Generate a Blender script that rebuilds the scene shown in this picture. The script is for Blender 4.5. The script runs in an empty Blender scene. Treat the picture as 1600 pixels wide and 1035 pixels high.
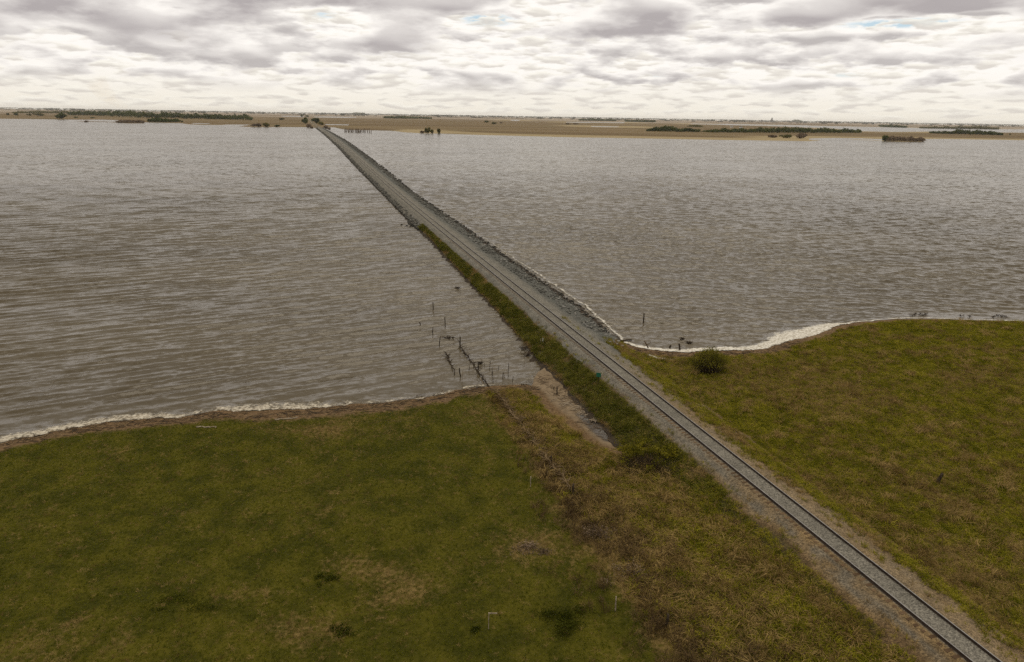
import bpy, bmesh, math, random
import numpy as np
from mathutils import Vector
rng = np.random.default_rng(7)
random.seed(7)
scene = bpy.context.scene
COL = scene.collection

# ------------------------------------------------------------------ survey helpers
F = 1067.0; CXP = 800.0; CYP = 517.5; HZ = 30.0
ROLL = math.atan(27 / 1600); PITCH = math.atan((CYP - 181.5) * math.cos(ROLL) / F)
_f = np.array([0, math.cos(PITCH), -math.sin(PITCH)]); _r0 = np.array([1., 0, 0]); _u0 = np.cross(_r0, _f)
_r = _r0 * math.cos(ROLL) + _u0 * math.sin(ROLL); _u = np.cross(_r, _f)

def ray(x, y):
    return _f + _r * (x - CXP) / F + _u * (CYP - y) / F

def at(x, y, z=0.0):
    d = ray(x, y); t = (z - HZ) / d[2]
    return np.array([0, 0, HZ]) + d * t

def lin(r, g, b):
    def c(v):
        v /= 255.0
        return v / 12.92 if v <= 0.04045 else ((v + 0.055) / 1.055) ** 2.4
    return (c(r), c(g), c(b))

def sstep(a, b, x):
    t = np.clip((np.asarray(x, float) - a) / (b - a), 0, 1)
    return t * t * (3 - 2 * t)

def _hash(ix, iy, seed):
    h = (ix.astype(np.int64) * 374761393 + iy.astype(np.int64) * 668265263 + seed * 1442695041) & 0xFFFFFFFF
    h = ((h ^ (h >> 13)) * 1274126177) & 0xFFFFFFFF
    return ((h ^ (h >> 16)) & 0xFFFF) / 65535.0

def vnoise(x, y, seed=0):
    x = np.asarray(x, float); y = np.asarray(y, float)
    ix = np.floor(x); iy = np.floor(y); fx = x - ix; fy = y - iy
    fx = fx * fx * (3 - 2 * fx); fy = fy * fy * (3 - 2 * fy)
    a = _hash(ix, iy, seed); b = _hash(ix + 1, iy, seed); c = _hash(ix, iy + 1, seed); d = _hash(ix + 1, iy + 1, seed)
    return (a + (b - a) * fx) * (1 - fy) + (c + (d - c) * fx) * fy

def fbm(x, y, seed=0, o=4):
    s = 0; amp = 0.5
    for k in range(o):
        s = s + amp * vnoise(x * 2 ** k, y * 2 ** k, seed + k * 17); amp *= 0.5
    return s / (1 - 0.5 ** o)

def sdist(poly, x, y):
    """signed distance, positive inside the polygon"""
    x = np.asarray(x, float); y = np.asarray(y, float)
    d = np.full(x.shape, 1e18); ins = np.zeros(x.shape, bool)
    n = len(poly)
    for i in range(n):
        ax, ay = poly[i][:2]; bx, by = poly[(i + 1) % n][:2]
        ex, ey = bx - ax, by - ay
        L = ex * ex + ey * ey + 1e-12
        t = np.clip(((x - ax) * ex + (y - ay) * ey) / L, 0, 1)
        d = np.minimum(d, (x - ax - t * ex) ** 2 + (y - ay - t * ey) ** 2)
        if ay != by:
            c = ((ay > y) != (by > y)) & (x < ex * (y - ay) / (by - ay) + ax)
            ins ^= c
    d = np.sqrt(d)
    return np.where(ins, d, -d)

def pl(pts, z=0.0):
    return [tuple(at(x, y, z)[:2]) for x, y in pts]

# ------------------------------------------------------------------ object helpers
def tag(o, label=None, cat=None, group=None, kind=None):
    if label: o['label'] = label
    if cat: o['category'] = cat
    if group: o['group'] = group
    if kind: o['kind'] = kind
    return o

def mesh_obj(name, verts, faces, mat=None, parent=None, smooth=False):
    me = bpy.data.meshes.new(name)
    me.from_pydata([tuple(v) for v in verts], [], [tuple(f) for f in faces])
    if mat: me.materials.append(mat)
    if smooth:
        me.polygons.foreach_set('use_smooth', [True] * len(me.polygons))
    me.update()
    o = bpy.data.objects.new(name, me); COL.objects.link(o)
    if parent: o.parent = parent
    return o

def np_mesh(name, V, Q, mat=None, smooth=False):
    """fast quad / tri mesh from numpy arrays"""
    V = np.asarray(V, np.float32); Q = np.asarray(Q, np.int32)
    me = bpy.data.meshes.new(name)
    k = Q.shape[1]
    me.vertices.add(len(V)); me.vertices.foreach_set('co', V.ravel())
    me.loops.add(Q.size); me.loops.foreach_set('vertex_index', Q.ravel())
    me.polygons.add(len(Q)); me.polygons.foreach_set('loop_start', np.arange(0, Q.size, k, dtype=np.int32))
    if smooth: me.polygons.foreach_set('use_smooth', np.ones(len(Q), bool))
    if mat: me.materials.append(mat)
    me.update(calc_edges=True); me.validate()
    return me

def link(name, me, parent=None):
    o = bpy.data.objects.new(name, me); COL.objects.link(o)
    if parent: o.parent = parent
    return o

def fattr(me, name, arr):
    a = me.attributes.new(name, 'FLOAT', 'POINT'); a.data.foreach_set('value', np.asarray(arr, np.float32).ravel())

def cattr(me, name, arr):
    a = me.attributes.new(name, 'FLOAT_COLOR', 'POINT')
    arr = np.asarray(arr, np.float32)
    if arr.shape[1] == 3: arr = np.hstack([arr, np.ones((len(arr), 1), np.float32)])
    a.data.foreach_set('color', arr.ravel())

def empty(name, loc, rz=0):
    o = bpy.data.objects.new(name, None); COL.objects.link(o)
    o.location = loc; o.rotation_euler = (0, 0, rz); o.empty_display_size = 0.2
    return o

class MB:
    """collects simple solids into one mesh"""
    def __init__(s): s.v = []; s.f = []
    def add(s, v, f):
        o = len(s.v); s.v += [tuple(p) for p in v]; s.f += [tuple(i + o for i in q) for q in f]
    def box(s, c, d, rz=0.0):
        cx, cy, cz = c; dx, dy, dz = d[0] / 2, d[1] / 2, d[2] / 2; cs, sn = math.cos(rz), math.sin(rz)
        v = []
        for z in (-dz, dz):
            for x, y in ((-dx, -dy), (dx, -dy), (dx, dy), (-dx, dy)):
                v.append((cx + x * cs - y * sn, cy + x * sn + y * cs, cz + z))
        s.add(v, [(0, 3, 2, 1), (4, 5, 6, 7), (0, 1, 5, 4), (1, 2, 6, 5), (2, 3, 7, 6), (3, 0, 4, 7)])
    def tube(s, pts, rad, n=6, jitter=0.0):
        pts = [Vector(p) for p in pts]; v = []; f = []
        if not hasattr(rad, '__len__'): rad = [rad] * len(pts)
        for i, p in enumerate(pts):
            t = (pts[min(i + 1, len(pts) - 1)] - pts[max(i - 1, 0)]).normalized()
            a = t.cross(Vector((0.31, 0.17, 0.93)) if abs(t.z) < 0.9 else Vector((1, 0.1, 0))).normalized(); b = t.cross(a)
            for k in range(n):
                an = 2 * math.pi * k / n; rr = rad[i] * (1 + random.uniform(-jitter, jitter))
                v.append(p + (a * math.cos(an) + b * math.sin(an)) * rr)
        for i in range(len(pts) - 1):
            for k in range(n):
                f.append((i * n + k, i * n + (k + 1) % n, (i + 1) * n + (k + 1) % n, (i + 1) * n + k))
        f.append(tuple(range(n))[::-1]); f.append(tuple(range((len(pts) - 1) * n, len(pts) * n)))
        s.add(v, f)
    def build(s, name, mat, parent=None, smooth=False):
        return mesh_obj(name, s.v, s.f, mat, parent, smooth)

# ------------------------------------------------------------------ node helpers
class NB:
    def __init__(s, nt): s.nt = nt; s.l = nt.links
    def n(s, t, ins=None, **kw):
        nd = s.nt.nodes.new(t)
        for k, v in kw.items(): setattr(nd, k, v)
        for k, v in (ins or {}).items():
            sock = nd.inputs[k]
            if isinstance(v, bpy.types.NodeSocket): s.l.new(v, sock)
            elif isinstance(v, bpy.types.Node): s.l.new(v.outputs[0], sock)
            else: sock.default_value = v
        return nd
    def math(s, op, a, b=0.0, c=0.0, clamp=False):
        return s.n('ShaderNodeMath', {0: a, 1: b, 2: c}, operation=op, use_clamp=clamp).outputs[0]
    def mix(s, fac, a, b, blend='MIX'):
        def c4(v): return (*v, 1) if isinstance(v, tuple) and len(v) == 3 else v
        nd = s.n('ShaderNodeMix', data_type='RGBA', blend_type=blend)
        for idx, v in ((0, fac), (6, c4(a)), (7, c4(b))):
            if isinstance(v, bpy.types.NodeSocket): s.l.new(v, nd.inputs[idx])
            else: nd.inputs[idx].default_value = v
        return nd.outputs[2]
    def ramp(s, x, a, b, lo=0.0, hi=1.0):
        return s.n('ShaderNodeMapRange', {0: x, 1: a, 2: b, 3: lo, 4: hi}, interpolation_type='SMOOTHSTEP').outputs[0]
    def noise(s, vec, scale, detail=4, rough=0.55, dist=0.0):
        return s.n('ShaderNodeTexNoise', {'Vector': vec, 'Scale': scale, 'Detail': detail, 'Roughness': rough, 'Distortion': dist}).outputs[0]
    def vor(s, vec, scale, feature='F1', out=0):
        return s.n('ShaderNodeTexVoronoi', {'Vector': vec, 'Scale': scale}, feature=feature).outputs[out]
    def attr(s, name): return s.n('ShaderNodeAttribute', attribute_name=name)
    def vmul(s, vec, v): return s.n('ShaderNodeVectorMath', {0: vec, 1: v}, operation='MULTIPLY').outputs[0]
    def vadd(s, vec, v): return s.n('ShaderNodeVectorMath', {0: vec, 1: v}, operation='ADD').outputs[0]

def new_mat(name):
    m = bpy.data.materials.new(name); m.use_nodes = True
    nt = m.node_tree; nt.nodes.clear(); b = NB(nt)
    out = b.n('ShaderNodeOutputMaterial')
    return m, b, out

def principled(b, out, color, rough=0.9, spec=0.2, normal=None, ior=None, metal=0.0):
    p = b.n('ShaderNodeBsdfPrincipled')
    def setv(k, v):
        if isinstance(v, bpy.types.NodeSocket): b.l.new(v, p.inputs[k])
        else: p.inputs[k].default_value = (*v, 1) if isinstance(v, tuple) and len(v) == 3 else v
    setv('Base Color', color); setv('Roughness', rough); setv('Specular IOR Level', spec); setv('Metallic', metal)
    if ior: setv('IOR', ior)
    if normal is not None: b.l.new(normal, p.inputs['Normal'])
    b.l.new(p.outputs[0], out.inputs[0])
    return p

def noisy_mat(name, c1, c2, scale=6.0, rough=0.9, spec=0.15, bump=0.0, bscale=20.0, objrand=0.0):
    m, b, out = new_mat(name)
    geo = b.n('ShaderNodeNewGeometry')
    v = geo.outputs['Position']
    if objrand:
        oi = b.n('ShaderNodeObjectInfo')
        f0 = b.noise(v, scale, 4)
        f = b.math('ADD', b.math('MULTIPLY', f0, 1 - objrand), b.math('MULTIPLY', oi.outputs['Random'], objrand))
    else:
        f = b.noise(v, scale, 4)
    col = b.mix(b.ramp(f, 0.3, 0.7), c1, c2)
    nrm = None
    if bump:
        nrm = b.n('ShaderNodeBump', {'Strength': 1.0, 'Distance': bump, 'Height': b.noise(v, bscale, 4)}).outputs[0]
    principled(b, out, col, rough, spec, nrm)
    return m

def foliage_mat(name, c_dark, c_light, scale, trans=0.2, rnd=0.35):
    m, b, out = new_mat(name)
    geo = b.n('ShaderNodeNewGeometry'); oi = b.n('ShaderNodeObjectInfo')
    f = b.noise(geo.outputs['Position'], scale, 5, 0.65)
    f = b.math('ADD', b.math('MULTIPLY', b.ramp(f, .30, .70), 1 - rnd), b.math('MULTIPLY', oi.outputs['Random'], rnd))
    col = b.mix(b.ramp(f, 0.08, 0.92), c_dark, c_light)
    d = b.n('ShaderNodeBsdfDiffuse', {'Color': col}); t = b.n('ShaderNodeBsdfTranslucent', {'Color': col})
    mx = b.n('ShaderNodeMixShader', {0: trans, 1: d, 2: t})
    b.l.new(mx.outputs[0], out.inputs[0])
    return m

# ------------------------------------------------------------------ camera
cam = bpy.data.cameras.new('camera'); cob = bpy.data.objects.new('camera', cam); COL.objects.link(cob)
cam.sensor_width = 36; cam.lens = 36 * F / 1600; cam.clip_start = 0.5; cam.clip_end = 120000
from mathutils import Matrix
M = Matrix(((_r[0], _u[0], -_f[0], 0), (_r[1], _u[1], -_f[1], 0), (_r[2], _u[2], -_f[2], HZ), (0, 0, 0, 1)))
cob.matrix_world = M
scene.camera = cob
scene.view_settings.view_transform = 'Standard'; scene.view_settings.look = 'None'
scene.view_settings.exposure = 0.0; scene.view_settings.gamma = 1.0
scene.cycles.use_denoising = False
scene.cycles.max_bounces = 6; scene.cycles.diffuse_bounces = 2; scene.cycles.glossy_bounces = 2
scene.cycles.transparent_max_bounces = 12; scene.cycles.volume_bounces = 1
scene.cycles.caustics_reflective = False; scene.cycles.caustics_refractive = False

# ------------------------------------------------------------------ light and sky
SUN_EL, SUN_AZ = math.radians(66), math.radians(14)       # azimuth from +Y towards +X
sd_ = bpy.data.lights.new('sun', 'SUN'); sd_.energy = 1.45; sd_.angle = math.radians(45); sd_.color = (1.0, 0.90, 0.74)
so = bpy.data.objects.new('sun', sd_); COL.objects.link(so)
sdir = Vector((math.sin(SUN_AZ) * math.cos(SUN_EL), math.cos(SUN_AZ) * math.cos(SUN_EL), math.sin(SUN_EL)))
so.rotation_euler = sdir.to_track_quat('Z', 'Y').to_euler(); so.location = (0, 0, 80)

w = bpy.data.worlds.new("World"); scene.world = w; w.use_nodes = True
w.node_tree.nodes.clear(); b = NB(w.node_tree)
wo = b.n('ShaderNodeOutputWorld')
sky = b.n('ShaderNodeTexSky', sky_type='NISHITA'); sky.sun_disc = False; sky.sun_elevation = SUN_EL; sky.sun_rotation = SUN_AZ
sky.air_density = 1.0; sky.dust_density = 1.5
tc = b.n('ShaderNodeTexCoord'); D = tc.outputs['Generated']
sep = b.n('ShaderNodeSeparateXYZ', {0: D}); dx, dz = sep.outputs[0], sep.outputs[2]
K = 1 / F
def blob(px, py, wx, wy, amp):
    d = ray(px, py); d = d / np.linalg.norm(d)
    ax = b.math('DIVIDE', b.math('SUBTRACT', dx, float(d[0])), wx * K)
    az = b.math('DIVIDE', b.math('SUBTRACT', dz, float(d[2])), wy * K)
    r2 = b.math('ADD', b.math('MULTIPLY', ax, ax), b.math('MULTIPLY', az, az))
    return b.math('MULTIPLY', b.math('POWER', 2.718, b.math('MULTIPLY', r2, -1.0)), amp)
bias = None                                                 # where the large banks and the bright gaps lie in the sky
for args in [(100, 20, 300, 40, .30), (330, 75, 260, 26, .26), (720, 5, 200, 18, .30), (640, 45, 110, 16, .12), (1030, 60, 130, 30, .18), (1420, 8, 300, 26, .42), (1200, 70, 150, 20, .12), (1540, 75, 110, 16, .14),
             (520, 30, 60, 30, -.42), (850, 25, 70, 34, -.25), (80, 52, 150, 10, -.20), (900, 95, 120, 14, -.12), (1402, 37, 80, 8, -.7), (762, 31, 52, 12, -.75), (1035, 116, 50, 7, -.2), (1320, 118, 40, 5, -.2), (1100, 35, 60, 26, -.15), (1500, 50, 120, 10, -.12)]:
    bl = blob(*args); bias = bl if bias is None else b.math('ADD', bias, bl)
puff2 = b.math('SUBTRACT', b.noise(b.vmul(D, (66, 66, 190)), 1.0, 3, 0.5), 0.5)
horizon = b.ramp(dz, 0.0, 0.075)
# thin bright veil behind the clouds with a few blue gaps
thin = b.ramp(b.noise(b.vadd(b.vmul(D, (13, 13, 75)), (4.0, 1.0, 4.0)), 1.0, 3, .5), 0.27, 0.37)
gaps = b.math('MULTIPLY', b.ramp(b.math('ADD', b.math('ADD', blob(762, 31, 38, 9, 1.0), blob(1402, 37, 60, 6, 1.0)), b.math('ADD', blob(1035, 116, 34, 5, .7), b.math('ADD', blob(505, 24, 26, 7, .6), blob(1320, 118, 30, 4, .5)))), .15, .8), b.ramp(puff2, -.22, .05))
skyc = b.n('ShaderNodeVectorMath', {0: sky.outputs[0], 'Scale': 0.10}, operation='SCALE').outputs[0]
skyc = b.mix(0.55, skyc, (0.56, 0.76, 0.88))
back = b.mix(horizon, lin(246, 239, 225), (1.04, 1.0, 0.95))
back = b.mix(b.math('MULTIPLY', gaps, 0.95), back, skyc)
col = back
# cumulus: billowing masses lit from above, growing larger towards the zenith
def layer(sx, st, off, thr, cover_soft, bias_k, det):
    def nz(up, det=det):
        v = b.vadd(b.vmul(b.vadd(D, (0, 0, up)), (sx, sx, sx * st)), off)
        return b.noise(v, 1.0, det, 0.53, 0.0)
    de = 0.13 / (sx * st)
    n0 = b.math('ADD', nz(0.0), b.math('MULTIPLY', bias, bias_k))
    em = b.math('SUBTRACT', nz(-de, min(det, 5)), nz(de, min(det, 5)))       # billows: bright where they thin upwards
    eb = b.math('SUBTRACT', nz(-de * 2.6, 1), nz(de * 2.6, 1))               # whole cloud: bright crown, grey base
    m = b.ramp(n0, thr - .015, thr + cover_soft)
    thick = b.ramp(n0, thr, thr + .20)
    sh = b.math('ADD', b.math('SUBTRACT', 0.86, b.math('MULTIPLY', thick, .66)), b.math('ADD', b.math('MULTIPLY', em, 0.95), b.math('MULTIPLY', eb, 1.7)), clamp=True)
    return m, sh
LAY = [(30, 5.2, (21.7, 3.3, 8.1), .44, .12, 0.00, 5, lin(219, 212, 203), lin(254, 249, 237)),
       (14.0, 4.0, (9.4, 6.6, 1.2), .47, .085, 0.30, 6, lin(190, 184, 182), (1.03, 0.985, 0.93)),
       (6.6, 3.3, (3.1, 2.2, 4.0), .495, .07, 0.50, 7, lin(178, 171, 171), (1.03, 0.985, 0.93))]
WTS = [b.math('MULTIPLY', b.ramp(dz, -0.002, 0.010), 0.9), b.ramp(dz, 0.020, 0.052), b.ramp(dz, 0.060, 0.105)]
for (sx, st, off, thr, cs_, bk, det, lo, hi), wt in zip(LAY, WTS):
    m, sh = layer(sx, st, off, thr, cs_, bk, det)
    col = b.mix(b.math('MULTIPLY', b.math('MULTIPLY', m, wt), .95), col, b.mix(sh, lo, hi))
high = b.ramp(dz, 0.19, 0.40)                               # the layered grey deck overhead
deck = b.mix(b.ramp(b.noise(b.vmul(D, (3, 3, 3)), 1.0, 5), 0.35, 0.65), (0.39, 0.37, 0.335), (0.76, 0.72, 0.655))
col = b.mix(high, col, deck)
bg = b.n('ShaderNodeBackground', {'Color': col, 'Strength': 1.0})
b.l.new(bg.outputs[0], wo.inputs[0])
w.cycles.sampling_method = 'MANUAL'; w.cycles.sample_map_resolution = 1024

# ------------------------------------------------------------------ the railway line
_A = at(836, 480, 2.0); _B = at(1521.7, 1035, 2.0); _Dp = at(1566.7, 1035, 2.0)
AX = ((_B + _Dp) / 2)[:2]; _d = (_A - _B)[:2]; T = _d / np.linalg.norm(_d); N = np.array([T[1], -T[0]])
_cs = np.array([-60, 0, 150, 230, 390, 560, 730, 1050, 1500, 3000, 7000, 20000.])
_cc = np.array([0, 0, 0.05, 0.5, 2.8, 5.6, 8.0, 10.3, 11.0, 19, 45, 125.])
def cs(s):                                                 # smooth curve of the centre line
    s = np.asarray(s, float)
    return (np.interp(s - 30, _cs, _cc) + np.interp(s, _cs, _cc) + np.interp(s + 30, _cs, _cc)) / 3
def tr(s, n, z=0.0):
    s = np.asarray(s, float); n = np.asarray(n, float) + cs(s)
    return np.stack([AX[0] + T[0] * s + N[0] * n, AX[1] + T[1] * s + N[1] * n, np.broadcast_to(z, s.shape).astype(float)], -1)
def to_sn(x, y):
    qx = np.asarray(x, float) - AX[0]; qy = np.asarray(y, float) - AX[1]
    s = qx * T[0] + qy * T[1]
    return s, qx * N[0] + qy * N[1] - cs(s)
def toeL(s): return np.interp(s, [-60, 0, 18, 30, 54, 60, 80, 116, 150, 166, 174, 182, 250, 400, 800, 1400, 1700], [-4.2, -4.2, -5.0, -6.4, -6.3, -6.2, -5.2, -4.5, -3.7, -3.9, -4.9, -3.9, -3.9, -4.4, -5.2, -6, -6])
def toeR(s): return np.interp(s, [-60, 0, 30, 55, 62, 80, 180, 260, 390, 800, 1400, 1700], [4.6, 4.6, 4.8, 5.4, 7.5, 9.4, 9.6, 9.0, 10.4, 11.5, 9, 8])

# ------------------------------------------------------------------ land and water outlines
shoreL = [(0, 690), (40, 682), (90, 671), (130, 664), (165, 659), (200, 657), (260, 652), (300, 649), (345, 640), (400, 642), (450, 640), (500, 637),
          (560, 631), (600, 629), (640, 623), (680, 618), (705, 611), (740, 606), (770, 603), (800, 601), (825, 601), (840, 605)]
inletS = [(850, 614), (862, 629), (880, 645), (900, 659), (922, 680), (940, 694), (962, 700)]
shoreR = [(958, 534), (975, 536), (990, 541), (1020, 546), (1048, 549), (1065, 550), (1100, 548), (1130, 548), (1165, 546), (1195, 543), (1204, 538), (1240, 528),
          (1262, 523), (1290, 514), (1310, 508), (1332, 504), (1380, 500), (1420, 498), (1460, 498), (1500, 499.5), (1550, 501), (1600, 502.5)]
near_poly = [(-3000, -400), (-400, 18), (-120, 40), (-75, 50)] + pl(shoreL) + pl(inletS) + [tuple(tr(30.0, -1.5)[:2]), tuple(tr(56.0, 0.0)[:2]), tuple(tr(61.0, 4.0)[:2])] + pl(shoreR) + \
            [(110, 108), (150, 104), (260, 112), (500, 150), (1500, 230), (6000, 400), (6000, -4000), (-3000, -4000)]
inlet_poly = pl([(832, 592), (838, 581), (850, 573), (878, 584), (896, 606), (914, 624), (928, 641), (944, 656), (958, 670), (972, 682), (976, 694), (962, 702), (940, 695),
                 (922, 681), (900, 660), (880, 646), (862, 630), (848, 613), (832, 603)])
pool_poly = pl([(915, 640), (930, 652), (942, 662), (955, 674), (966, 686), (964, 694), (945, 690), (926, 676), (910, 658), (900, 648)])
far_poly = [(-30000, 6000)] + pl([(-400, 179), (-150, 183.2), (0, 186), (60, 186.6), (110, 187.2), (130, 187.4), (160, 187.4), (185, 188), (200, 188.6), (222, 191.4), (245, 192), (285, 193), (292, 194.6), (320, 195.6), (345, 195.8),
                 (352, 194.9), (392, 195), (372, 198.2), (400, 198.9), (440, 199), (476, 199), (490, 200.2), (503, 200), (508, 199.3), (521, 199.2), (527, 201.2), (545, 203.2), (590, 204.2), (612, 204.6), (630, 207),
                 (660, 208.6), (690, 209.2), (740, 211), (800, 212.6), (850, 213.8), (900, 215), (1000, 216.6), (1100, 218.4), (1200, 220), (1262, 221), (1285, 220), (1262, 218.4), (1270, 216.4), (1300, 215.8), (1340, 216.4),
                 (1378, 217.6), (1445, 217.6), (1480, 217.4), (1530, 218.4), (1600, 219.6), (1750, 222), (2100, 228)]) + [(6000, 2200), (40000, 3000), (40000, 60000), (-40000, 60000)]
isles = [pl([(1374, 220.2), (1384, 221.2), (1410, 221.8), (1442, 221.8), (1446, 220.6), (1440, 219.6), (1410, 219.2), (1380, 219.2)]),
         pl([(1325, 217.7), (1345, 218.1), (1376, 219.7), (1374, 220.3), (1350, 219.2), (1325, 218.5)]),
         pl([(180, 190.6), (184, 192.4), (205, 193.2), (222, 192.9), (224, 191.6), (200, 190.4)]),
         pl([(116, 189.3), (140, 189.7), (182, 190.9), (182, 191.8), (140, 190.6), (116, 189.9)])]
lakes = [pl([(1080, 193.4), (1180, 194.6), (1300, 197.4), (1420, 199.8), (1540, 201.6), (1640, 203.4), (1640, 208.6), (1560, 207), (1480, 205.4), (1400, 206.4), (1345, 205.4), (1300, 200.9), (1200, 197.0), (1080, 194.2)]),
         pl([(440, 181.4), (474, 181.8), (474, 183.0), (440, 182.4)]), pl([(492, 182.4), (556, 183.2), (556, 184.2), (492, 183.6)]),
         pl([(508, 194.2), (546, 194.9), (546, 196.1), (508, 195.4)]), pl([(922, 197.2), (970, 197.9), (966, 199), (930, 198.6)]), pl([(798, 187.6), (812, 187.8), (812, 189), (798, 188.8)]),
         pl([(884, 190.6), (975, 191.6), (975, 192.5), (884, 191.6)]), pl([(300, 192.6), (330, 193.2), (330, 194.2), (300, 193.6)])]

def land_sd(x, y):
    """near land sd, far land sd"""
    near = sdist(near_poly, x, y); far = sdist(far_poly, x, y)
    for p in lakes: far = np.minimum(far, -sdist(p, x, y))
    for p in isles: far = np.maximum(far, sdist(p, x, y))
    return near, far

def height_from(x, y, near, far):
    wob = (fbm(x / 2.2, y / 2.2, 3) - 0.5)
    n2 = near + wob * 0.7 * (np.abs(near) < 40)
    h = np.where(n2 > 0, 0.09 * np.minimum(n2, 4) + 0.022 * np.clip(n2 - 4, 0, 20) + (fbm(x / 9, y / 9, 5) - 0.5) * 0.5 * sstep(2, 10, n2) + (fbm(x / 1.1, y / 1.1, 9, 3) - 0.5) * 0.16 * sstep(.6, 3, n2),
                 np.maximum(n2 * 0.14, -1.5))
    f2 = far + (fbm(x / 90, y / 90, 13) - 0.5) * 16 * (np.abs(far) < 400)
    hf = np.where(f2 > 0, np.minimum(f2 * 0.02, 0.5), np.maximum(f2 * 0.05, -1.5))
    h = np.maximum(h, hf)
    small = (np.abs(x) < 200) & (y < 200)
    if np.any(small):
        xs, ys = x[small], y[small]
        inl = sdist(inlet_poly, xs, ys); pool = sdist(pool_poly, xs, ys)
        sand = 0.05 + 0.10 * fbm(xs / 1.5, ys / 1.5, 21) - 0.05 * sstep(-.5, .3, pool) * 1.6
        hs = h[small]; t = sstep(-0.25, 0.35, inl)
        h[small] = hs * (1 - t) + np.maximum(sand, 0.012) * t
    # under the embankment the ground stays low
    s, n = to_sn(x, y)
    under = (n > toeL(s) + 1.0) & (n < toeR(s) - 1.0) & (s > -60) & (s < 1700)
    h = np.where(under, np.minimum(h, 0.55), h)
    return h

def ground_h(x, y):
    x = np.atleast_1d(np.asarray(x, float)); y = np.atleast_1d(np.asarray(y, float))
    n, f = land_sd(x, y)
    return height_from(x, y, n, f)

def gp(px, py):
    """point on the land seen at this place of the survey photograph"""
    z = 0.5
    for _ in range(5):
        p = at(px, py, z); z = float(ground_h(p[0], p[1])[0])
    return np.array([p[0], p[1], z])

# polar sheet: fine where the lake and its shores lie, coarse elsewhere
def polar(radii, fine_step=0.12, half=46):
    th = np.radians(np.concatenate([np.arange(-180, -half, 6.0), np.arange(-half, half, fine_step), np.arange(half, 180, 6.0)]))
    R, TH = np.meshgrid(radii, th, indexing='ij')
    X = R * np.sin(TH); Y = R * np.cos(TH)
    nr, nt = R.shape
    i = np.arange(nr - 1)[:, None]; j = np.arange(nt)[None, :]; j2 = (j + 1) % nt
    Q = np.stack([i * nt + j, i * nt + j2, (i + 1) * nt + j2, (i + 1) * nt + j], -1).reshape(-1, 4)
    return X.ravel(), Y.ravel(), Q, nt
def rows_px(v0, v1, step):
    v = np.arange(v0, v1, -step); return F * HZ / (v * math.cos(PITCH))
RG = np.concatenate([[0.5, 6, 12, 18, 22], np.arange(25, 128, 0.36), rows_px(262, 60, 1.2), rows_px(60, 1.4, 0.4)])
GX, GY, GQ, gnt = polar(RG)
near, far = land_sd(GX, GY)
GZ = height_from(GX, GY, near, far)

# ------------------------------------------------------------------ colour masks on the ground
def ell(x, y, px, py, wx, wy):
    """soft patch whose centre and half-sizes (in metres) are surveyed"""
    c = at(px, py, 0.9)
    return np.exp(-(((x - c[0]) / wx) ** 2 + ((y - c[1]) / wy) ** 2))
fence_a = at(760, 600, 0.4)[:2]; fence_b = at(1041, 980, 0.9)[:2]
_fd = fence_b - fence_a; _fl = np.linalg.norm(_fd); _fd = _fd / _fl; _fn = np.array([_fd[1], -_fd[0]])
def fence_lat(x, y): return (x - fence_a[0]) * _fn[0] + (y - fence_a[1]) * _fn[1]
if fence_lat(0.0, 30.0) > 0: _fn = -_fn                     # positive towards the track
def dry_mask(x, y):
    fl = fence_lat(x, y); s, n = to_sn(x, y)
    left = n < 0
    d = 0.10 + 0.0 * x
    strip = sstep(-2.2, 0.6, fl + (fbm(x / 3, y / 3, 31) - .5) * 4)
    d = d + left * strip * 0.32
    d = d + left * np.exp(-((fl + 0.2) / 1.3) ** 2) * 0.30
    for a in ((560, 885, 3.2, 1.6, .38), (640, 925, 3.0, 1.4, .34), (100, 1010, 6, 2.2, .3), (380, 925, 2.5, 1.2, .3), (820, 850, 3.0, 2.4, .55), (450, 985, 4, 1.5, .3), (700, 740, 6, 4, .12), (430, 800, 8, 3, .12),
              (600, 640, 14, 3.5, .25), (480, 665, 7, 2, .3), (960, 830, 4, 5, .25)):
        d = d + left * ell(x, y, *a[:4]) * a[4]
    r = ~left
    d = d + r * 0.15
    for a in ((1230, 580, 13, 8, .20), (1550, 590, 6, 4, .30), (1480, 850, 7, 3.5, .22), (1420, 770, 8, 3, .15), (1560, 900, 5, 3.5, .2), (1350, 720, 8, 5, .15), (1330, 620, 8, 7, .2)):
        d = d + r * ell(x, y, *a[:4]) * a[4]
    for a in ((1480, 540, 22, 8, -.28), (1270, 800, 3.5, 3, -.25), (1530, 830, 6, 2, -.2), (1400, 640, 8, 5, -.12), (1180, 660, 5, 5, -.15)):
        d = d + r * ell(x, y, *a[:4]) * a[4]
    d = d + np.exp(-((n - 4.8) / 1.2) ** 2) * 0.35 + np.exp(-((n + 3.6) / 0.9) ** 2) * 0.3 * (s < 45)
    d = d + (fbm(x / 3.5, y / 3.5, 41) - 0.5) * 0.55 + (fbm(x / 0.9, y / 0.9, 47, 3) - 0.5) * 0.35
    return np.clip(d, 0, 1)
def mud_mask(x, y, near):
    s, n = to_sn(x, y)
    wide = np.where(n < 0, np.interp(x, [-60, -30, -12, -2, 4], [3.0, 3.2, 3.4, 2.4, 1.6]), np.interp(x, [12, 18, 26, 34, 50, 80], [1.5, 4.0, 3.0, 3.2, 2.2, 0.7]))
    e = near + (fbm(x / 1.4, y / 1.4, 51) - .5) * 1.8
    return 1 - sstep(wide * 0.75, wide * 1.15, e)

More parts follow.
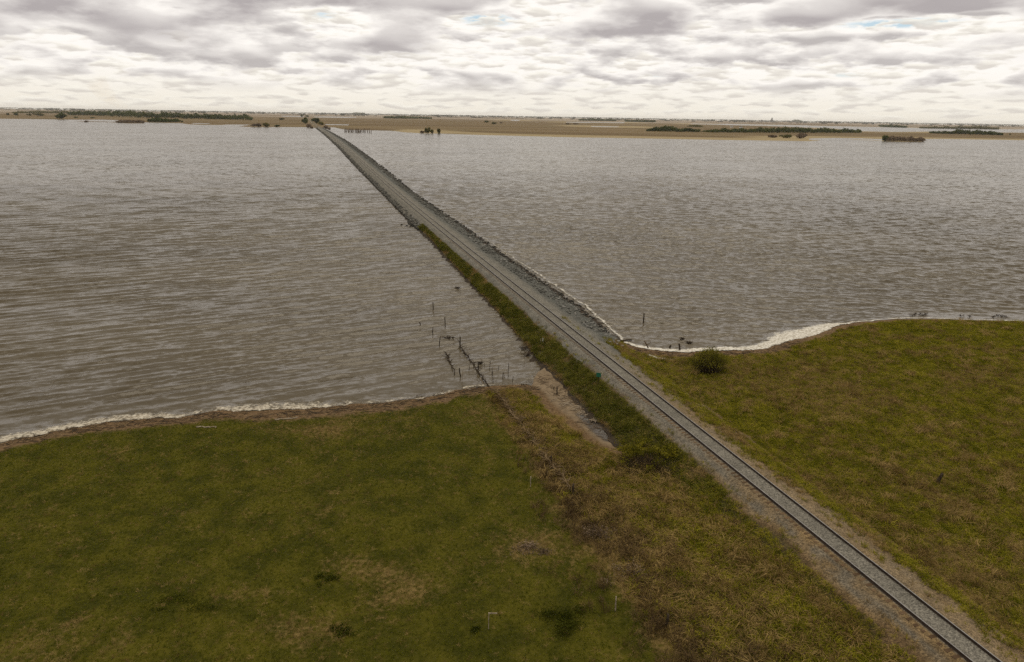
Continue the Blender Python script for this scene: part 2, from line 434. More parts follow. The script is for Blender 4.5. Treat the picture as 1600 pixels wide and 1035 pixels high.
sel = near > -30
dry = np.zeros_like(GX); mud = np.zeros_like(GX); sand = np.zeros_like(GX); pool = np.zeros_like(GX)
dry[sel] = dry_mask(GX[sel], GY[sel]); mud[sel] = mud_mask(GX[sel], GY[sel], near[sel])
sm = (np.abs(GX) < 60) & (GY < 120)
sand[sm] = sstep(-0.3, 0.3, sdist(inlet_poly, GX[sm], GY[sm])); pool[sm] = sstep(-0.4, 0.3, sdist(pool_poly, GX[sm], GY[sm]))
farm = (far > near).astype(float)
strip = farm * (1 - sstep(0.55, 1.0, far / (60 + 200 * fbm(GX / 700, GY / 700, 61)))) * sstep(0.0, 0.15, (GX + 250) / 300)

m_ground, b, out = new_mat('ground')
geo = b.n('ShaderNodeNewGeometry'); P = geo.outputs['Position']
nf = b.noise(P, 3.0, 6, 0.65); nm = b.noise(P, 0.45, 5, 0.6); nn_ = b.noise(P, 14.0, 3, 0.6)
green = b.mix(b.ramp(nm, 0.35, 0.65), (0.040, 0.040, 0.004), (0.085, 0.075, 0.008))
dryc = b.mix(b.ramp(nf, 0.3, 0.7), (0.085, 0.058, 0.016), (0.20, 0.140, 0.050))
dfac = b.math('ADD', b.attr('dry').outputs['Fac'], b.math('MULTIPLY', b.math('SUBTRACT', nf, 0.5), 1.2))
col = b.mix(b.ramp(dfac, 0.22, 0.75), green, dryc)
mudc = b.mix(b.ramp(nf, 0.3, 0.7), (0.072, 0.043, 0.019), (0.19, 0.122, 0.064))
mudc = b.mix(b.ramp(nn_, 0.62, 0.72), mudc, (0.30, 0.24, 0.17))
col = b.mix(b.attr('mud').outputs['Fac'], col, mudc)
sandc = b.mix(b.ramp(b.noise(P, 1.4, 5), 0.35, 0.65), (0.150, 0.105, 0.058), (0.215, 0.155, 0.090))
sandc = b.mix(b.ramp(nn_, 0.66, 0.74), sandc, (0.08, 0.05, 0.03))
sandc = b.mix(b.attr('pool').outputs['Fac'], sandc, (0.060, 0.048, 0.036))
col = b.mix(b.attr('sand').outputs['Fac'], col, sandc)
# the far plain: grazed and fallow prairie in long fields
Pf = b.vmul(P, (0.0011, 0.0042, 0)); n1 = b.noise(Pf, 1.0, 5, 0.6); n2 = b.noise(b.vmul(P, (0.006, 0.02, 0)), 1.0, 4, 0.6)
plain = b.mix(b.ramp(n1, 0.40, 0.60), (0.135, 0.090, 0.040), (0.190, 0.135, 0.066))
plain = b.mix(b.ramp(n2, 0.55, 0.70), plain, (0.095, 0.086, 0.030))
dist = b.n('ShaderNodeVectorMath', {0: P}, operation='LENGTH').outputs['Value']
fields = b.mix(b.ramp(b.noise(b.vmul(P, (0.0006, 0.0011, 0)), 1.0, 3, 0.6), 0.42, 0.58), (0.17, 0.12, 0.07), (0.36, 0.30, 0.23))
plain = b.mix(b.ramp(dist, 3500, 6000), plain, fields)
plain = b.mix(b.math('MULTIPLY', b.attr('strip').outputs['Fac'], b.ramp(n2, 0.2, 0.5)), plain, (0.32, 0.25, 0.135))
col = b.mix(b.attr('farm').outputs['Fac'], col, plain)
bmp = b.n('ShaderNodeBump', {'Strength': 0.8, 'Distance': 0.08, 'Height': nf})
wet = b.math('MAXIMUM', b.attr('pool').outputs['Fac'], b.math('MULTIPLY', b.attr('sand').outputs['Fac'], 0.35))
principled(b, out, col, b.math('SUBTRACT', 0.95, b.math('MULTIPLY', wet, 0.65)), b.math('ADD', 0.1, b.math('MULTIPLY', wet, 0.35)), bmp.outputs[0])
me = np_mesh('ground', np.stack([GX, GY, GZ], -1), GQ, m_ground, True)
for nm_, a in (('dry', dry), ('mud', mud), ('sand', sand), ('pool', pool), ('farm', farm), ('strip', strip)): fattr(me, nm_, a)
tag(link('ground', me), 'grassy prairie land round the lake, green and tan, running out to the horizon', 'ground', kind='structure')

# ------------------------------------------------------------------ water with real waves
RW = np.concatenate([[3, 30], np.arange(52, 150, 0.25), rows_px(224, 84, 0.32), rows_px(84, 40, 0.8), rows_px(40, 1.4, 2.0)])
WX, WY, WQ, wnt = polar(RW, 0.115)
wn = sdist(near_poly, WX, WY)
s_, n_ = to_sn(WX, WY)
side = n_ > 0
R_ = np.hypot(WX, WY)
def waves(x, y, cell, ang0, spread, seed, lams, slope):
    r = np.random.default_rng(seed); z = np.zeros_like(x); en = np.zeros_like(x); tot = 0.0; far_r = sstep(95, 165, np.hypot(x, y))
    for lam in lams:
        a = ang0 + r.normal(0, spread); k = 2 * math.pi / lam
        kx, ky = k * math.sin(a), k * math.cos(a)
        ph = r.uniform(0, 6.28)
        wx = (fbm(x / 14 + seed, y / 14, int(lam * 31) % 97, 2) - .5) * 4.0
        amp = slope / k * (0.55 + 0.9 * vnoise(x / (lam * 5), y / (lam * 3), int(lam * 77) % 89))
        th = kx * x + ky * y + ph + wx
        cres = (np.sin(th + 0.75 * np.sin(th)) * 0.5 + 0.5) ** 1.5 * 2 - 1
        wk = (1 - sstep(lam / 5.5, lam / 2.4, cell)) * (1.0 if lam < 3.8 else far_r * 0.9)
        z += amp * cres * wk; en += (wk * (lam < 3.8)) ** 2; tot += lam < 3.8
    return z, en / tot
lamL = np.array([1.05, 1.2, 1.35, 1.55, 1.75, 2.0, 2.25, 2.5, 2.75, 3.0, 3.3, 3.7, 4.2, 4.8]); lamR = np.array([1.0, 1.1, 1.25, 1.4, 1.55, 1.75, 1.95, 2.2, 2.4, 2.7, 3.0, 3.4, 3.9, 4.5, 5.1])
near_w = R_ < 420
wz = np.zeros_like(WX); e_ = np.zeros_like(WX)
cell = np.maximum(0.25, R_ * R_ * 0.32 / 33500)             # spacing of the sheet's rows there
mL = near_w & ~side; mR = near_w & side
wz[mL], e_[mL] = waves(WX[mL], WY[mL], cell[mL], math.radians(-27), 0.15, 5, lamL, 0.062)
wz[mR], e_[mR] = waves(WX[mR], WY[mR], cell[mR], math.radians(4), 0.33, 11, lamR, 0.062)
wfade = 1 - np.sqrt(e_)                                     # what the sheet is too coarse to carry is left to the fine chop
wz *= sstep(0.2, 7, -wn) * 1.22
m_water, b, out = new_mat('water')
geo = b.n('ShaderNodeNewGeometry'); P = geo.outputs['Position']
rot = b.n('ShaderNodeVectorRotate', {'Vector': P, 'Axis': (0, 0, 1), 'Angle': math.radians(-14)}, rotation_type='AXIS_ANGLE').outputs[0]
def chop(sx, sy, off, det):
    nz = b.n('ShaderNodeTexNoise', {'Vector': b.vadd(b.vmul(rot, (sx, sy, 1)), off), 'Scale': 1.0, 'Detail': det, 'Roughness': 0.62, 'Distortion': 0.3})
    return b.n('ShaderNodeVectorMath', {0: nz.outputs['Color'], 1: (.5, .5, .5)}, operation='SUBTRACT').outputs[0]
c1 = b.vmul(chop(0.75, 1.50, (0, 0, 0), 3), (0.55, 1.05, 0)); c2 = b.vmul(chop(0.150, 0.29, (9, 4, 0), 3), (0.26, 0.62, 0))
c3 = b.vmul(chop(0.040, 0.072, (3, 8, 0), 4), (0.10, 0.26, 0)); c4 = b.vmul(chop(0.007, 0.016, (7, 1, 0), 3), (0.05, 0.12, 0))
gusty = b.ramp(b.noise(b.vmul(P, (0.010, 0.016, 0)), 1.0, 3, .5), 0.32, 0.68, 0.65, 1.25)
c5 = b.n('ShaderNodeVectorMath', {0: b.vmul(chop(0.34, 0.78, (2, 6, 0), 3), (0.7, 2.2, 0)), 'Scale': b.attr('swell').outputs['Fac']}, operation='SCALE').outputs[0]
slope = b.n('ShaderNodeVectorMath', {0: b.vadd(b.vadd(b.vadd(c1, c2), b.vadd(c3, c4)), c5), 'Scale': gusty}, operation='SCALE').outputs[0]
nrm = b.n('ShaderNodeVectorMath', {0: b.vadd(geo.outputs['Normal'], slope)}, operation='NORMALIZE').outputs[0]
gust = b.noise(b.vmul(P, (0.012, 0.03, 0)), 1.0, 4)
turb = b.mix(b.ramp(gust, 0.3, 0.7), (0.078, 0.060, 0.034), (0.106, 0.083, 0.048))
# scattered whitecap flecks, wind-streaked
cap = b.math('MULTIPLY', b.ramp(b.noise(b.vmul(rot, (0.55, 1.5, 1)), 1.0, 6, 0.7, 0.4), 0.655, 0.72), b.ramp(b.noise(b.vmul(P, (0.03, 0.03, 0)), 1.0, 2), 0.48, 0.62))
turb = b.mix(b.math('MULTIPLY', cap, 0.7), turb, (0.55, 0.52, 0.47))
principled(b, out, turb, 0.20, 0.5, nrm, 1.333)
me = np_mesh('water', np.stack([WX, WY, wz], -1), WQ, m_water, True); fattr(me, 'swell', wfade)
tag(link('water', me), 'wide brown wind-rippled lake on both sides of the railway', 'lake', kind='structure')

# ------------------------------------------------------------------ embankment
S = np.concatenate([np.arange(-40, 130, 0.4), np.arange(130, 260, 0.9), np.arange(260, 600, 3), np.arange(600, 1560, 9), np.array([1700, 2000, 2500, 3200, 4200, 5500, 7000, 9000.])])
LAT = np.array([-1.0, -0.86, -0.74, -0.62, -0.52, -0.44, -0.36, -0.28, -0.2, -0.12, -0.04])   # fractions of the left slope
prof_in = np.array([-2.6, -2.2, -1.8, -1.5, -1.25, -1.0, -0.84, -0.72, -0.4, 0, 0.4, 0.72, 0.84, 1.0, 1.3, 1.6, 2.0, 2.5, 3.0, 3.4])
rows = []; ns_total = None
lf = np.linspace(1, 0, 12)[:-1]; rf = np.linspace(0, 1, 15)[1:]
SS, NNv, ZZ = [], [], []
for s in S:
    farfl = 1.0 if s < 1500 else 0.0
    tl = float(toeL(s)) - float(np.interp(s, [20, 30, 52, 64], [.6, .5, .5, 1.2])); t_r = float(toeR(s)) + 1.2
    n = np.concatenate([-2.6 + (tl + 2.6) * lf, prof_in, 3.4 + (t_r - 3.4) * rf])
    zt = 1.80
    base = -0.45 if s > 58 else 0.35
    baseL = -0.45 if s > 52 else 0.25
    base = float(np.interp(s, [45, 66], [0.45, -0.45])); baseL = float(np.interp(s, [22, 30, 52, 66], [0.40, 0.12, 0.0, -0.5]))
    if s > 1500: base = baseL = 0.2
    zin = np.interp(prof_in, [-2.6, -2.0, -1.55, -1.3, -0.84, -0.72, 0.72, 0.84, 1.3, 1.7, 2.4, 3.4], [1.30, 1.52, 1.70, 1.775, 1.790, 1.825, 1.825, 1.81, 1.81, 1.70, 1.50, 1.40])
    lsl = 1.30 + (baseL - 1.30) * (lf ** 0.9); rsl = 1.40 + (base - 1.40) * (rf ** 0.95)
    SS.append(np.full(len(n), s)); NNv.append(n); ZZ.append(np.concatenate([lsl, zin, rsl]))
SS = np.array(SS); NNv = np.array(NNv); ZZ = np.array(ZZ)
out_ = (np.abs(NNv) > 1.4)
ZZ = ZZ + (fbm(SS / 1.2, NNv / 0.9, 71) - .5) * 0.18 * sstep(1.3, 3.2, np.abs(NNv)) + (vnoise(SS * 1.7, NNv * 2, 73) - .5) * 0.035 * out_
NW = NNv + (fbm(SS / 3.0, NNv * 0 + 2, 75) - .5) * 1.3 * sstep(2.4, 5, np.abs(NNv))
EP = tr(SS, NW, 0.0); EP[..., 2] = ZZ
ns, nn = SS.shape
i = np.arange(ns - 1)[:, None]; j = np.arange(nn - 1)[None, :]
EQ = np.stack([i * nn + j, i * nn + j + 1, (i + 1) * nn + j + 1, (i + 1) * nn + j], -1).reshape(-1, 4)
grey = np.array([0.178, 0.164, 0.136]); tan = np.array([0.205, 0.140, 0.068]); dirt = np.array([0.125, 0.086, 0.042]); greyd = np.array([0.128, 0.120, 0.100]); rockb = np.array([0.10, 0.10, 0.088])
soil = np.array([0.060, 0.050, 0.018]); rustb = np.array([0.115, 0.074, 0.036])
def blend(c, k, t): return c * (1 - t[..., None]) + k * t[..., None]
wv = (fbm(SS / 2.5, NNv * 1.2, 81, 5) - .5)
a = NNv + wv * 1.9
C = np.broadcast_to(grey, SS.shape + (3,)).copy()
nearf = 1 - sstep(30, 62, SS)                                # weathered, soil-stained ballast by the fields
C = blend(C, tan, nearf * sstep(0.72, 0.9, NNv) * (.75 + .5 * wv))
C = blend(C, dirt, nearf * sstep(2.6, 3.6, a))
C = blend(C, tan * 0.9, nearf * (1 - sstep(-0.95, -0.76, NNv)) * (0.35 + 0.65 * (1 - sstep(12, 34, SS))))
C = blend(C, greyd, nearf * .75 * np.exp(-((a + 1.75) / 0.40) ** 2))
C = blend(C, rustb, (1 - sstep(-2.75, -2.35, a)) * (1 - sstep(120, 170, SS)) * 0.9)
C = blend(C, greyd, (1 - nearf) * np.exp(-((a + 2.1) / 0.35) ** 2) * 0.9)
C = blend(C, rockb, (1 - nearf) * sstep(1.9, 4.4, a))
C = blend(C, soil, (1 - sstep(-3.4, -2.7, a)) * (1 - sstep(150, 168, SS)))
C = blend(C, np.array([0.045, 0.033, 0.022]), (ZZ < 0.25) * 1.0)
C = blend(C, np.array([0.16, 0.125, 0.075]), sstep(1440, 1500, SS))
m_emb, b, out = new_mat('embankment')
geo = b.n('ShaderNodeNewGeometry'); P = geo.outputs['Position']
v1 = b.n('ShaderNodeTexVoronoi', {'Vector': P, 'Scale': 13.0}); v2 = b.noise(P, 5.0, 5, 0.65); v3 = b.noise(P, 0.7, 4)
st = b.n('ShaderNodeSeparateColor', {0: v1.outputs['Color']}).outputs[0]
br = b.math('MULTIPLY', b.ramp(st, 0.0, 1.0, 0.62, 1.38), b.math('MULTIPLY', b.ramp(v2, 0.25, 0.75, 0.72, 1.28), b.ramp(v3, 0.3, 0.7, 0.85, 1.15)))
ccol = b.n('ShaderNodeVectorMath', {0: b.attr('Col').outputs['Color'], 'Scale': br}, operation='SCALE').outputs[0]
hgt = b.math('SUBTRACT', b.math('MULTIPLY', v2, 0.6), v1.outputs['Distance'])
bmp = b.n('ShaderNodeBump', {'Strength': 0.9, 'Distance': 0.06, 'Height': hgt})
principled(b, out, ccol, 0.92, 0.15, bmp.outputs[0])
me = np_mesh('embankment', EP.reshape(-1, 3), EQ, m_emb, False); cattr(me, 'Col', C.reshape(-1, 3))
tag(link('embankment', me), 'long gravel railway embankment running straight across the lake', 'embankment', kind='structure')
def emb_z(s, n):
    """height of the embankment surface at track coordinates"""
    s = np.atleast_1d(s); n = np.atleast_1d(n); o = np.empty(len(s))
    k = np.clip(np.searchsorted(S, s), 0, len(S) - 1)
    for q in range(len(s)): o[q] = np.interp(n[q], NNv[k[q]], ZZ[k[q]])
    return o

# ------------------------------------------------------------------ rails and sleepers
m_rail = noisy_mat('rail_steel', (0.030, 0.020, 0.014), (0.055, 0.036, 0.024), 4.0, 0.7, 0.3)
m_head = noisy_mat('rail_head', (0.20, 0.19, 0.18), (0.30, 0.29, 0.28), 3.0, 0.35, 0.5)
m_tie = noisy_mat('sleeper_wood', (0.080, 0.050, 0.028), (0.150, 0.098, 0.056), 3.0, 0.9, 0.1, 0.01, 18, 0.5)
track = empty('railway_track', tuple(tr(0.0, 0.0, 1.7)))
tag(track, 'single railway track running away across the lake on its gravel bank', 'railway track')
RS = np.concatenate([np.arange(-40, 200, 2.0), np.arange(200, 1600, 12.0)])
prof = [(-.075, 1.80), (.075, 1.80), (.075, 1.815), (.018, 1.835), (.018, 1.945), (.037, 1.955), (.037, 1.99), (.030, 2.0), (-.030, 2.0), (-.037, 1.99), (-.037, 1.955), (-.018, 1.945), (-.018, 1.835), (-.075, 1.815)]
base_loc = np.array(track.location)
for side_ in (-0.755, 0.755):
    V = []; Fc = []; k = len(prof)
    for s in RS:
        for (dn, z) in prof: V.append(tr(s, side_ + dn, z) - base_loc)
    for i in range(len(RS) - 1):
        for q in range(k): Fc.append((i * k + q, i * k + (q + 1) % k, (i + 1) * k + (q + 1) % k, (i + 1) * k + q))
    r = mesh_obj('rail', V, Fc, m_rail, track)
    r.data.materials.append(m_head)
    mi = np.zeros(len(r.data.polygons), np.int32); mi[7::k] = 1
    r.data.polygons.foreach_set('material_index', mi)
tie_me = None
def tie_verts():
    m = MB(); m.box((0, 0, 0), (2.59, 0.22, 0.16)); return m.v, m.f
tv, tf = tie_verts()
ang = math.atan2(N[1], N[0])
tie_me = bpy.data.meshes.new('sleeper'); tie_me.from_pydata(tv, [], tf); tie_me.materials.append(m_tie); tie_me.update()
sl = np.arange(-7.0, 140, 0.53)
for k, s in enumerate(sl[:100]):
    o = bpy.data.objects.new('sleeper', tie_me); COL.objects.link(o); o.parent = track
    p = tr(s + random.uniform(-.03, .03), random.uniform(-.06, .03), 1.71 + random.uniform(-.008, .004)) - base_loc
    o.location = p; o.rotation_euler = (0, 0, ang + random.uniform(-.02, .02))
mb = MB()
for s in sl[100:]:
    p = tr(s, random.uniform(-.05, .03), 1.705) - base_loc; mb.box(tuple(p), (2.59, .22, .16), ang + random.uniform(-.02, .02))
o = mb.build('sleeper', m_tie, track); o['kind'] = 'stuff'

# ------------------------------------------------------------------ rocks of the armoured bank
m_rock, b, out = new_mat('rock')
geo = b.n('ShaderNodeNewGeometry'); P = geo.outputs['Position']; oi = b.n('ShaderNodeObjectInfo')
f0 = b.noise(P, 2.2, 5, 0.6); big = b.noise(P, 0.9, 1)
colr = b.mix(b.ramp(f0, 0.3, 0.7), (0.10, 0.096, 0.080), (0.235, 0.225, 0.195))
colr = b.mix(b.ramp(b.math('ADD', b.math('MULTIPLY', big, .7), b.math('MULTIPLY', oi.outputs['Random'], .3)), 0.52, 0.70), colr, (0.27, 0.26, 0.24))
colr = b.mix(b.ramp(oi.outputs['Random'], 0.0, 0.35, 0.55, 0.0), colr, (0.05, 0.048, 0.042))
pz = b.n('ShaderNodeSeparateXYZ', {0: P}).outputs[2]
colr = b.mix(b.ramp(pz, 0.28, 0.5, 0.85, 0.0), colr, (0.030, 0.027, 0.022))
principled(b, out, colr, 0.85, 0.2, b.n('ShaderNodeBump', {'Strength': .6, 'Distance': .05, 'Height': b.noise(P, 7, 4)}).outputs[0])
def rock_mesh(seed, n=16):
    r = np.random.default_rng(seed); bm = bmesh.new()
    for _ in range(n):
        v = r.normal(size=3); v /= np.linalg.norm(v); v *= r.uniform(.75, 1.05)
        bm.verts.new((v[0] * .5, v[1] * .42, v[2] * .34))
    res = bmesh.ops.convex_hull(bm, input=bm.verts)
    bmesh.ops.delete(bm, geom=[g for g in res['geom_interior'] if isinstance(g, bmesh.types.BMVert)], context='VERTS')
    me = bpy.data.meshes.new('boulder'); bm.to_mesh(me); bm.free(); me.materials.append(m_rock); me.update()
    return me
rocks = [rock_mesh(100 + k) for k in range(8)]
rk = []
r = np.random.default_rng(21)
def rock_row(s0, s1, per_m, na, nb, size):
    n = int((s1 - s0) * per_m)
    for _ in range(n):
        s = r.uniform(s0, s1); t = r.uniform(0, 1) ** 0.8
        nv = na(s) + (nb(s) - na(s)) * t
        rk.append((s, nv, size * r.uniform(0.55, 1.35)))
rock_row(58, 130, 9.0, lambda s: 3.9 + (s < 64) * .6, lambda s: toeR(s) - 0.2, 0.52)
rock_row(130, 300, 5.0, lambda s: 4.6, lambda s: toeR(s) + .1, 0.75)
rock_row(300, 700, 2.0, lambda s: 6.0, lambda s: toeR(s) + .6, 1.15)
rock_row(700, 1480, 0.8, lambda s: 7.0, lambda s: toeR(s) + .8, 1.6)
rock_row(164, 182, 10, lambda s: -2.9, lambda s: toeL(s) - .5, 0.75)
rock_row(182, 330, 4.5, lambda s: -2.9, lambda s: toeL(s) - .4, 0.75)
rock_row(330, 700, 1.6, lambda s: -3.2, lambda s: toeL(s) - .6, 1.1)
rock_row(700, 1480, 0.6, lambda s: -3.6, lambda s: toeL(s) - .8, 1.5)
for s, nv in ((171.5, -6.3), (173.5, -7.4), (169, -5.6)): rk.append((s, nv, 1.0))
rk = np.array(rk)
pos = tr(rk[:, 0], rk[:, 1]); pos[:, 2] = emb_z(rk[:, 0], rk[:, 1]); pos[:, 2] = np.maximum(pos[:, 2], -0.1)
app = rk[:, 2] / np.hypot(pos[:, 0], pos[:, 1])
order = np.argsort(-app)
stuffV, stuffF = [], []; off = 0
rm_np = []
for me in rocks:
    v = np.array([x.co[:] for x in me.vertices]); f = [tuple(p.vertices) for p in me.polygons]; rm_np.append((v, f))
for q, idx in enumerate(order):
    sc_ = rk[idx, 2]; p = pos[idx]; rz = r.uniform(0, 6.28); tl = r.normal(0, .25, 2)
    if q < 300:
        o = bpy.data.objects.new('boulder', rocks[q % 8]); COL.objects.link(o)
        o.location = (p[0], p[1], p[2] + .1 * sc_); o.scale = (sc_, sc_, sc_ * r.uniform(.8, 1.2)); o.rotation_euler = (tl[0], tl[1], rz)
        if rk[idx, 1] > 0:
            tag(o, 'grey angular boulder on the sloping rock bank between the rails and the right-hand lake', 'boulder', 'boulders on the right bank of the railway')
        else:
            tag(o, 'dark angular boulder in the heap at the left waterline where the grassy bank ends', 'boulder', 'boulders at the left waterline')
    else:
        v, f = rm_np[q % 8]
        c_, s2 = math.cos(rz), math.sin(rz)
        vv = v * sc_; vv = np.stack([vv[:, 0] * c_ - vv[:, 1] * s2, vv[:, 0] * s2 + vv[:, 1] * c_, vv[:, 2] * 1.1 + .1 * sc_], -1) + p
        stuffV.append(vv); stuffF += [tuple(i + off for i in ff) for ff in f]; off += len(v)
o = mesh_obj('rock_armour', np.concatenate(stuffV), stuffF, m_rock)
tag(o, 'mass of grey broken rock lining both water edges of the distant embankment', 'rocks', kind='stuff')

# ------------------------------------------------------------------ grass (uncountable): tufts at real places
def tuft(n, h, spread, width, lean, seed, droop=0.4):
    r = np.random.default_rng(seed); V = []; Fq = []
    for _ in range(n):
        a = r.uniform(0, 6.28); d = spread * math.sqrt(r.uniform(0, 1)); bx, by = d * math.cos(a), d * math.sin(a)
        la = a + r.normal(0, .9); L = h * r.uniform(.6, 1.25); ln = lean * r.uniform(.4, 1.4); wd = width * r.uniform(.7, 1.3)
        wx, wy = -math.sin(la + r.normal(0, .5)) * wd, math.cos(la) * wd
        o = len(V)
        p0 = (bx, by, -0.03); p1 = (bx + math.cos(la) * L * ln * .4, by + math.sin(la) * L * ln * .4, L * .62); p2 = (bx + math.cos(la) * L * ln, by + math.sin(la) * L * ln, L * (1 - droop * ln))
        V += [(p0[0] - wx, p0[1] - wy, p0[2]), (p0[0] + wx, p0[1] + wy, p0[2]), (p1[0] + wx * .8, p1[1] + wy * .8, p1[2]), (p1[0] - wx * .8, p1[1] - wy * .8, p1[2]), (p2[0] + wx * .2, p2[1] + wy * .2, p2[2]), (p2[0] - wx * .2, p2[1] - wy * .2, p2[2])]
        Fq += [(o, o + 1, o + 2, o + 3), (o + 3, o + 2, o + 4, o + 5)]
    return V, Fq
m_gg = foliage_mat('green_grass', (0.060, 0.074, 0.005), (0.195, 0.190, 0.017), 0.8, 0.25, 0.70)
m_gr = foliage_mat('rank_grass', (0.100, 0.106, 0.006), (0.350, 0.305, 0.032), 0.6, 0.25, 0.62)
m_gb = foliage_mat('bright_grass', (0.058, 0.066, 0.010), (0.185, 0.170, 0.030), 0.5, 0.25, 0.55)
m_gd = foliage_mat('dry_grass', (0.14, 0.092, 0.030), (0.40, 0.280, 0.110), 0.6, 0.2, 0.65)
m_gw = foliage_mat('dark_weed', (0.030, 0.036, 0.005), (0.075, 0.080, 0.012), 0.8, 0.2, 0.5)
def scatter(name, mat, tufts, P, scl, label, cat, tilt=0.25):
    lib = bpy.data.collections.new(name + ' tufts')
    for V, Fq in tufts:
        me = bpy.data.meshes.new(name); me.from_pydata(V, [], Fq); me.materials.append(mat); me.update()
        lib.objects.link(bpy.data.objects.new(name + '_tuft', me))
    me = bpy.data.meshes.new(name); n = len(P)
    me.vertices.add(n); me.vertices.foreach_set('co', np.asarray(P, np.float32).ravel())
    rot = np.stack([rng.normal(0, tilt, n), rng.normal(0, tilt, n), rng.uniform(0, 6.28, n)], -1)
    a = me.attributes.new('rot', 'FLOAT_VECTOR', 'POINT'); a.data.foreach_set('vector', rot.astype(np.float32).ravel())
    fattr(me, 'scl', scl)
    me.materials.append(mat); me.update()
    o = link(name, me)
    g = bpy.data.node_groups.new(name, 'GeometryNodeTree')
    g.interface.new_socket('Geometry', in_out='INPUT', socket_type='NodeSocketGeometry')
    g.interface.new_socket('Geometry', in_out='OUTPUT', socket_type='NodeSocketGeometry')
    nb = NB(g)
    gi = nb.n('NodeGroupInput'); go = nb.n('NodeGroupOutput')
    ci = nb.n('GeometryNodeCollectionInfo'); ci.inputs['Collection'].default_value = lib
    ci.inputs['Separate Children'].default_value = True; ci.inputs['Reset Children'].default_value = True
    ra = nb.n('GeometryNodeInputNamedAttribute', data_type='FLOAT_VECTOR'); ra.inputs['Name'].default_value = 'rot'
    sa = nb.n('GeometryNodeInputNamedAttribute', data_type='FLOAT'); sa.inputs['Name'].default_value = 'scl'
    ip = nb.n('GeometryNodeInstanceOnPoints'); ip.inputs['Pick Instance'].default_value = True
    nb.l.new(gi.outputs[0], ip.inputs['Points']); nb.l.new(ci.outputs[0], ip.inputs['Instance'])
    nb.l.new(ra.outputs['Attribute'], ip.inputs['Rotation']); nb.l.new(sa.outputs['Attribute'], ip.inputs['Scale'])
    nb.l.new(ip.outputs[0], go.inputs[0])
    md = o.modifiers.new('tufts', 'NODES'); md.node_group = g
    tag(o, label, cat, kind='stuff')
    return o

def land_points(dens):
    """jittered points over the land in and round the view"""
    st = 1 / math.sqrt(dens)
    X, Y = np.meshgrid(np.arange(-72, 130, st), np.arange(16, 116, st)); X = X.ravel(); Y = Y.ravel()
    X = X + rng.uniform(-.5, .5, X.size) * st; Y = Y + rng.uniform(-.5, .5, Y.size) * st
    k = np.abs(X) < Y * 0.82 + 14
    X, Y = X[k], Y[k]
    near = sdist(near_poly, X, Y); s, n = to_sn(X, Y)
    k = (near > 0.4) & ((n < toeL(s) + .9) | (n > toeR(s) - 0.9) | (s > 62))
    k &= ~((n > -2.6) & (n < 3.6))
    X, Y, near = X[k], Y[k], near[k]
    mudv = mud_mask(X, Y, near); inl = sdist(inlet_poly, X, Y)
    k = (rng.uniform(0, 1, X.size) > mudv * 1.05) & (inl < -0.1 + rng.normal(0, .15, X.size))
    X, Y = X[k], Y[k]
    return X, Y
GXp, GYp = land_points(26)
dv = dry_mask(GXp, GYp); Z = ground_h(GXp, GYp)
u = rng.uniform(0, 1, GXp.size)
isdry = u < sstep(0.12, 0.80, dv) * 0.85 + 0.05
PT = np.stack([GXp, GYp, Z], -1)
fl = fence_lat(GXp, GYp); sv, nv = to_sn(GXp, GYp)
rough_zone = np.where(nv < 0, sstep(-1.5, 1.5, fl), 0.45)       # grazed field left of the old fence, rank grass between it and the track
gs = (0.55 + 0.65 * rough_zone) * rng.uniform(.7, 1.35, GXp.size)
kg = ~isdry & (rough_zone < rng.uniform(.15, .4, GXp.size)); kr = ~isdry & ~kg
scatter('grass', m_gg, [tuft(16, .17, .17, .011, .7, 300 + k) for k in range(6)], PT[kg], gs[kg], 'short grazed green grass of the left field', 'grass')
scatter('rank_grass', m_gr, [tuft(15, .24, .17, .012, .9, 330 + k, .5) for k in range(6)], PT[kr], gs[kr], 'taller olive yellow grass of the right field and beside the track', 'grass')
k2 = isdry & (rng.uniform(0, 1, GXp.size) < 0.75)
scatter('dry_grass', m_gd, [tuft(13, .36, .14, .010, 1.15, 400 + k, .55) for k in range(6)], PT[k2], (gs * .95)[k2], 'tan dead grass lying in patches among the green grass', 'dry grass', .35)
# rank tussocks: big tan and olive clumps where nothing grazes
tx, ty = land_points(5); tz = ground_h(tx, ty); tfl = fence_lat(tx, ty); ts_, tn_ = to_sn(tx, ty)
rz = np.where(tn_ < 0, sstep(-2.0, 1.0, tfl), 0.20 + 0.25 * (ts_ < 22)); cl = fbm(tx / 2.6, ty / 2.6, 97, 3)
k = rng.uniform(0, 1, tx.size) < rz * sstep(0.36, 0.62, cl)
kd_ = k & (rng.uniform(0, 1, tx.size) < .62); kg_ = k & ~kd_
PTs = np.stack([tx, ty, tz], -1)
scatter('dry_tussock', m_gd, [tuft(34, .62, .22, .012, 1.2, 600 + k, .62) for k in range(6)], PTs[kd_], rng.uniform(.6, 1.35, kd_.sum()), 'bleached lodged tussocks scattered over the ungrazed ground', 'tussocks', .3)
scatter('green_tussock', m_gr, [tuft(30, .45, .22, .014, .8, 640 + k, .5) for k in range(5)], PTs[kg_], rng.uniform(.6, 1.3, kg_.sum()), 'dark olive tussocks scattered over the ungrazed ground', 'tussocks', .25)
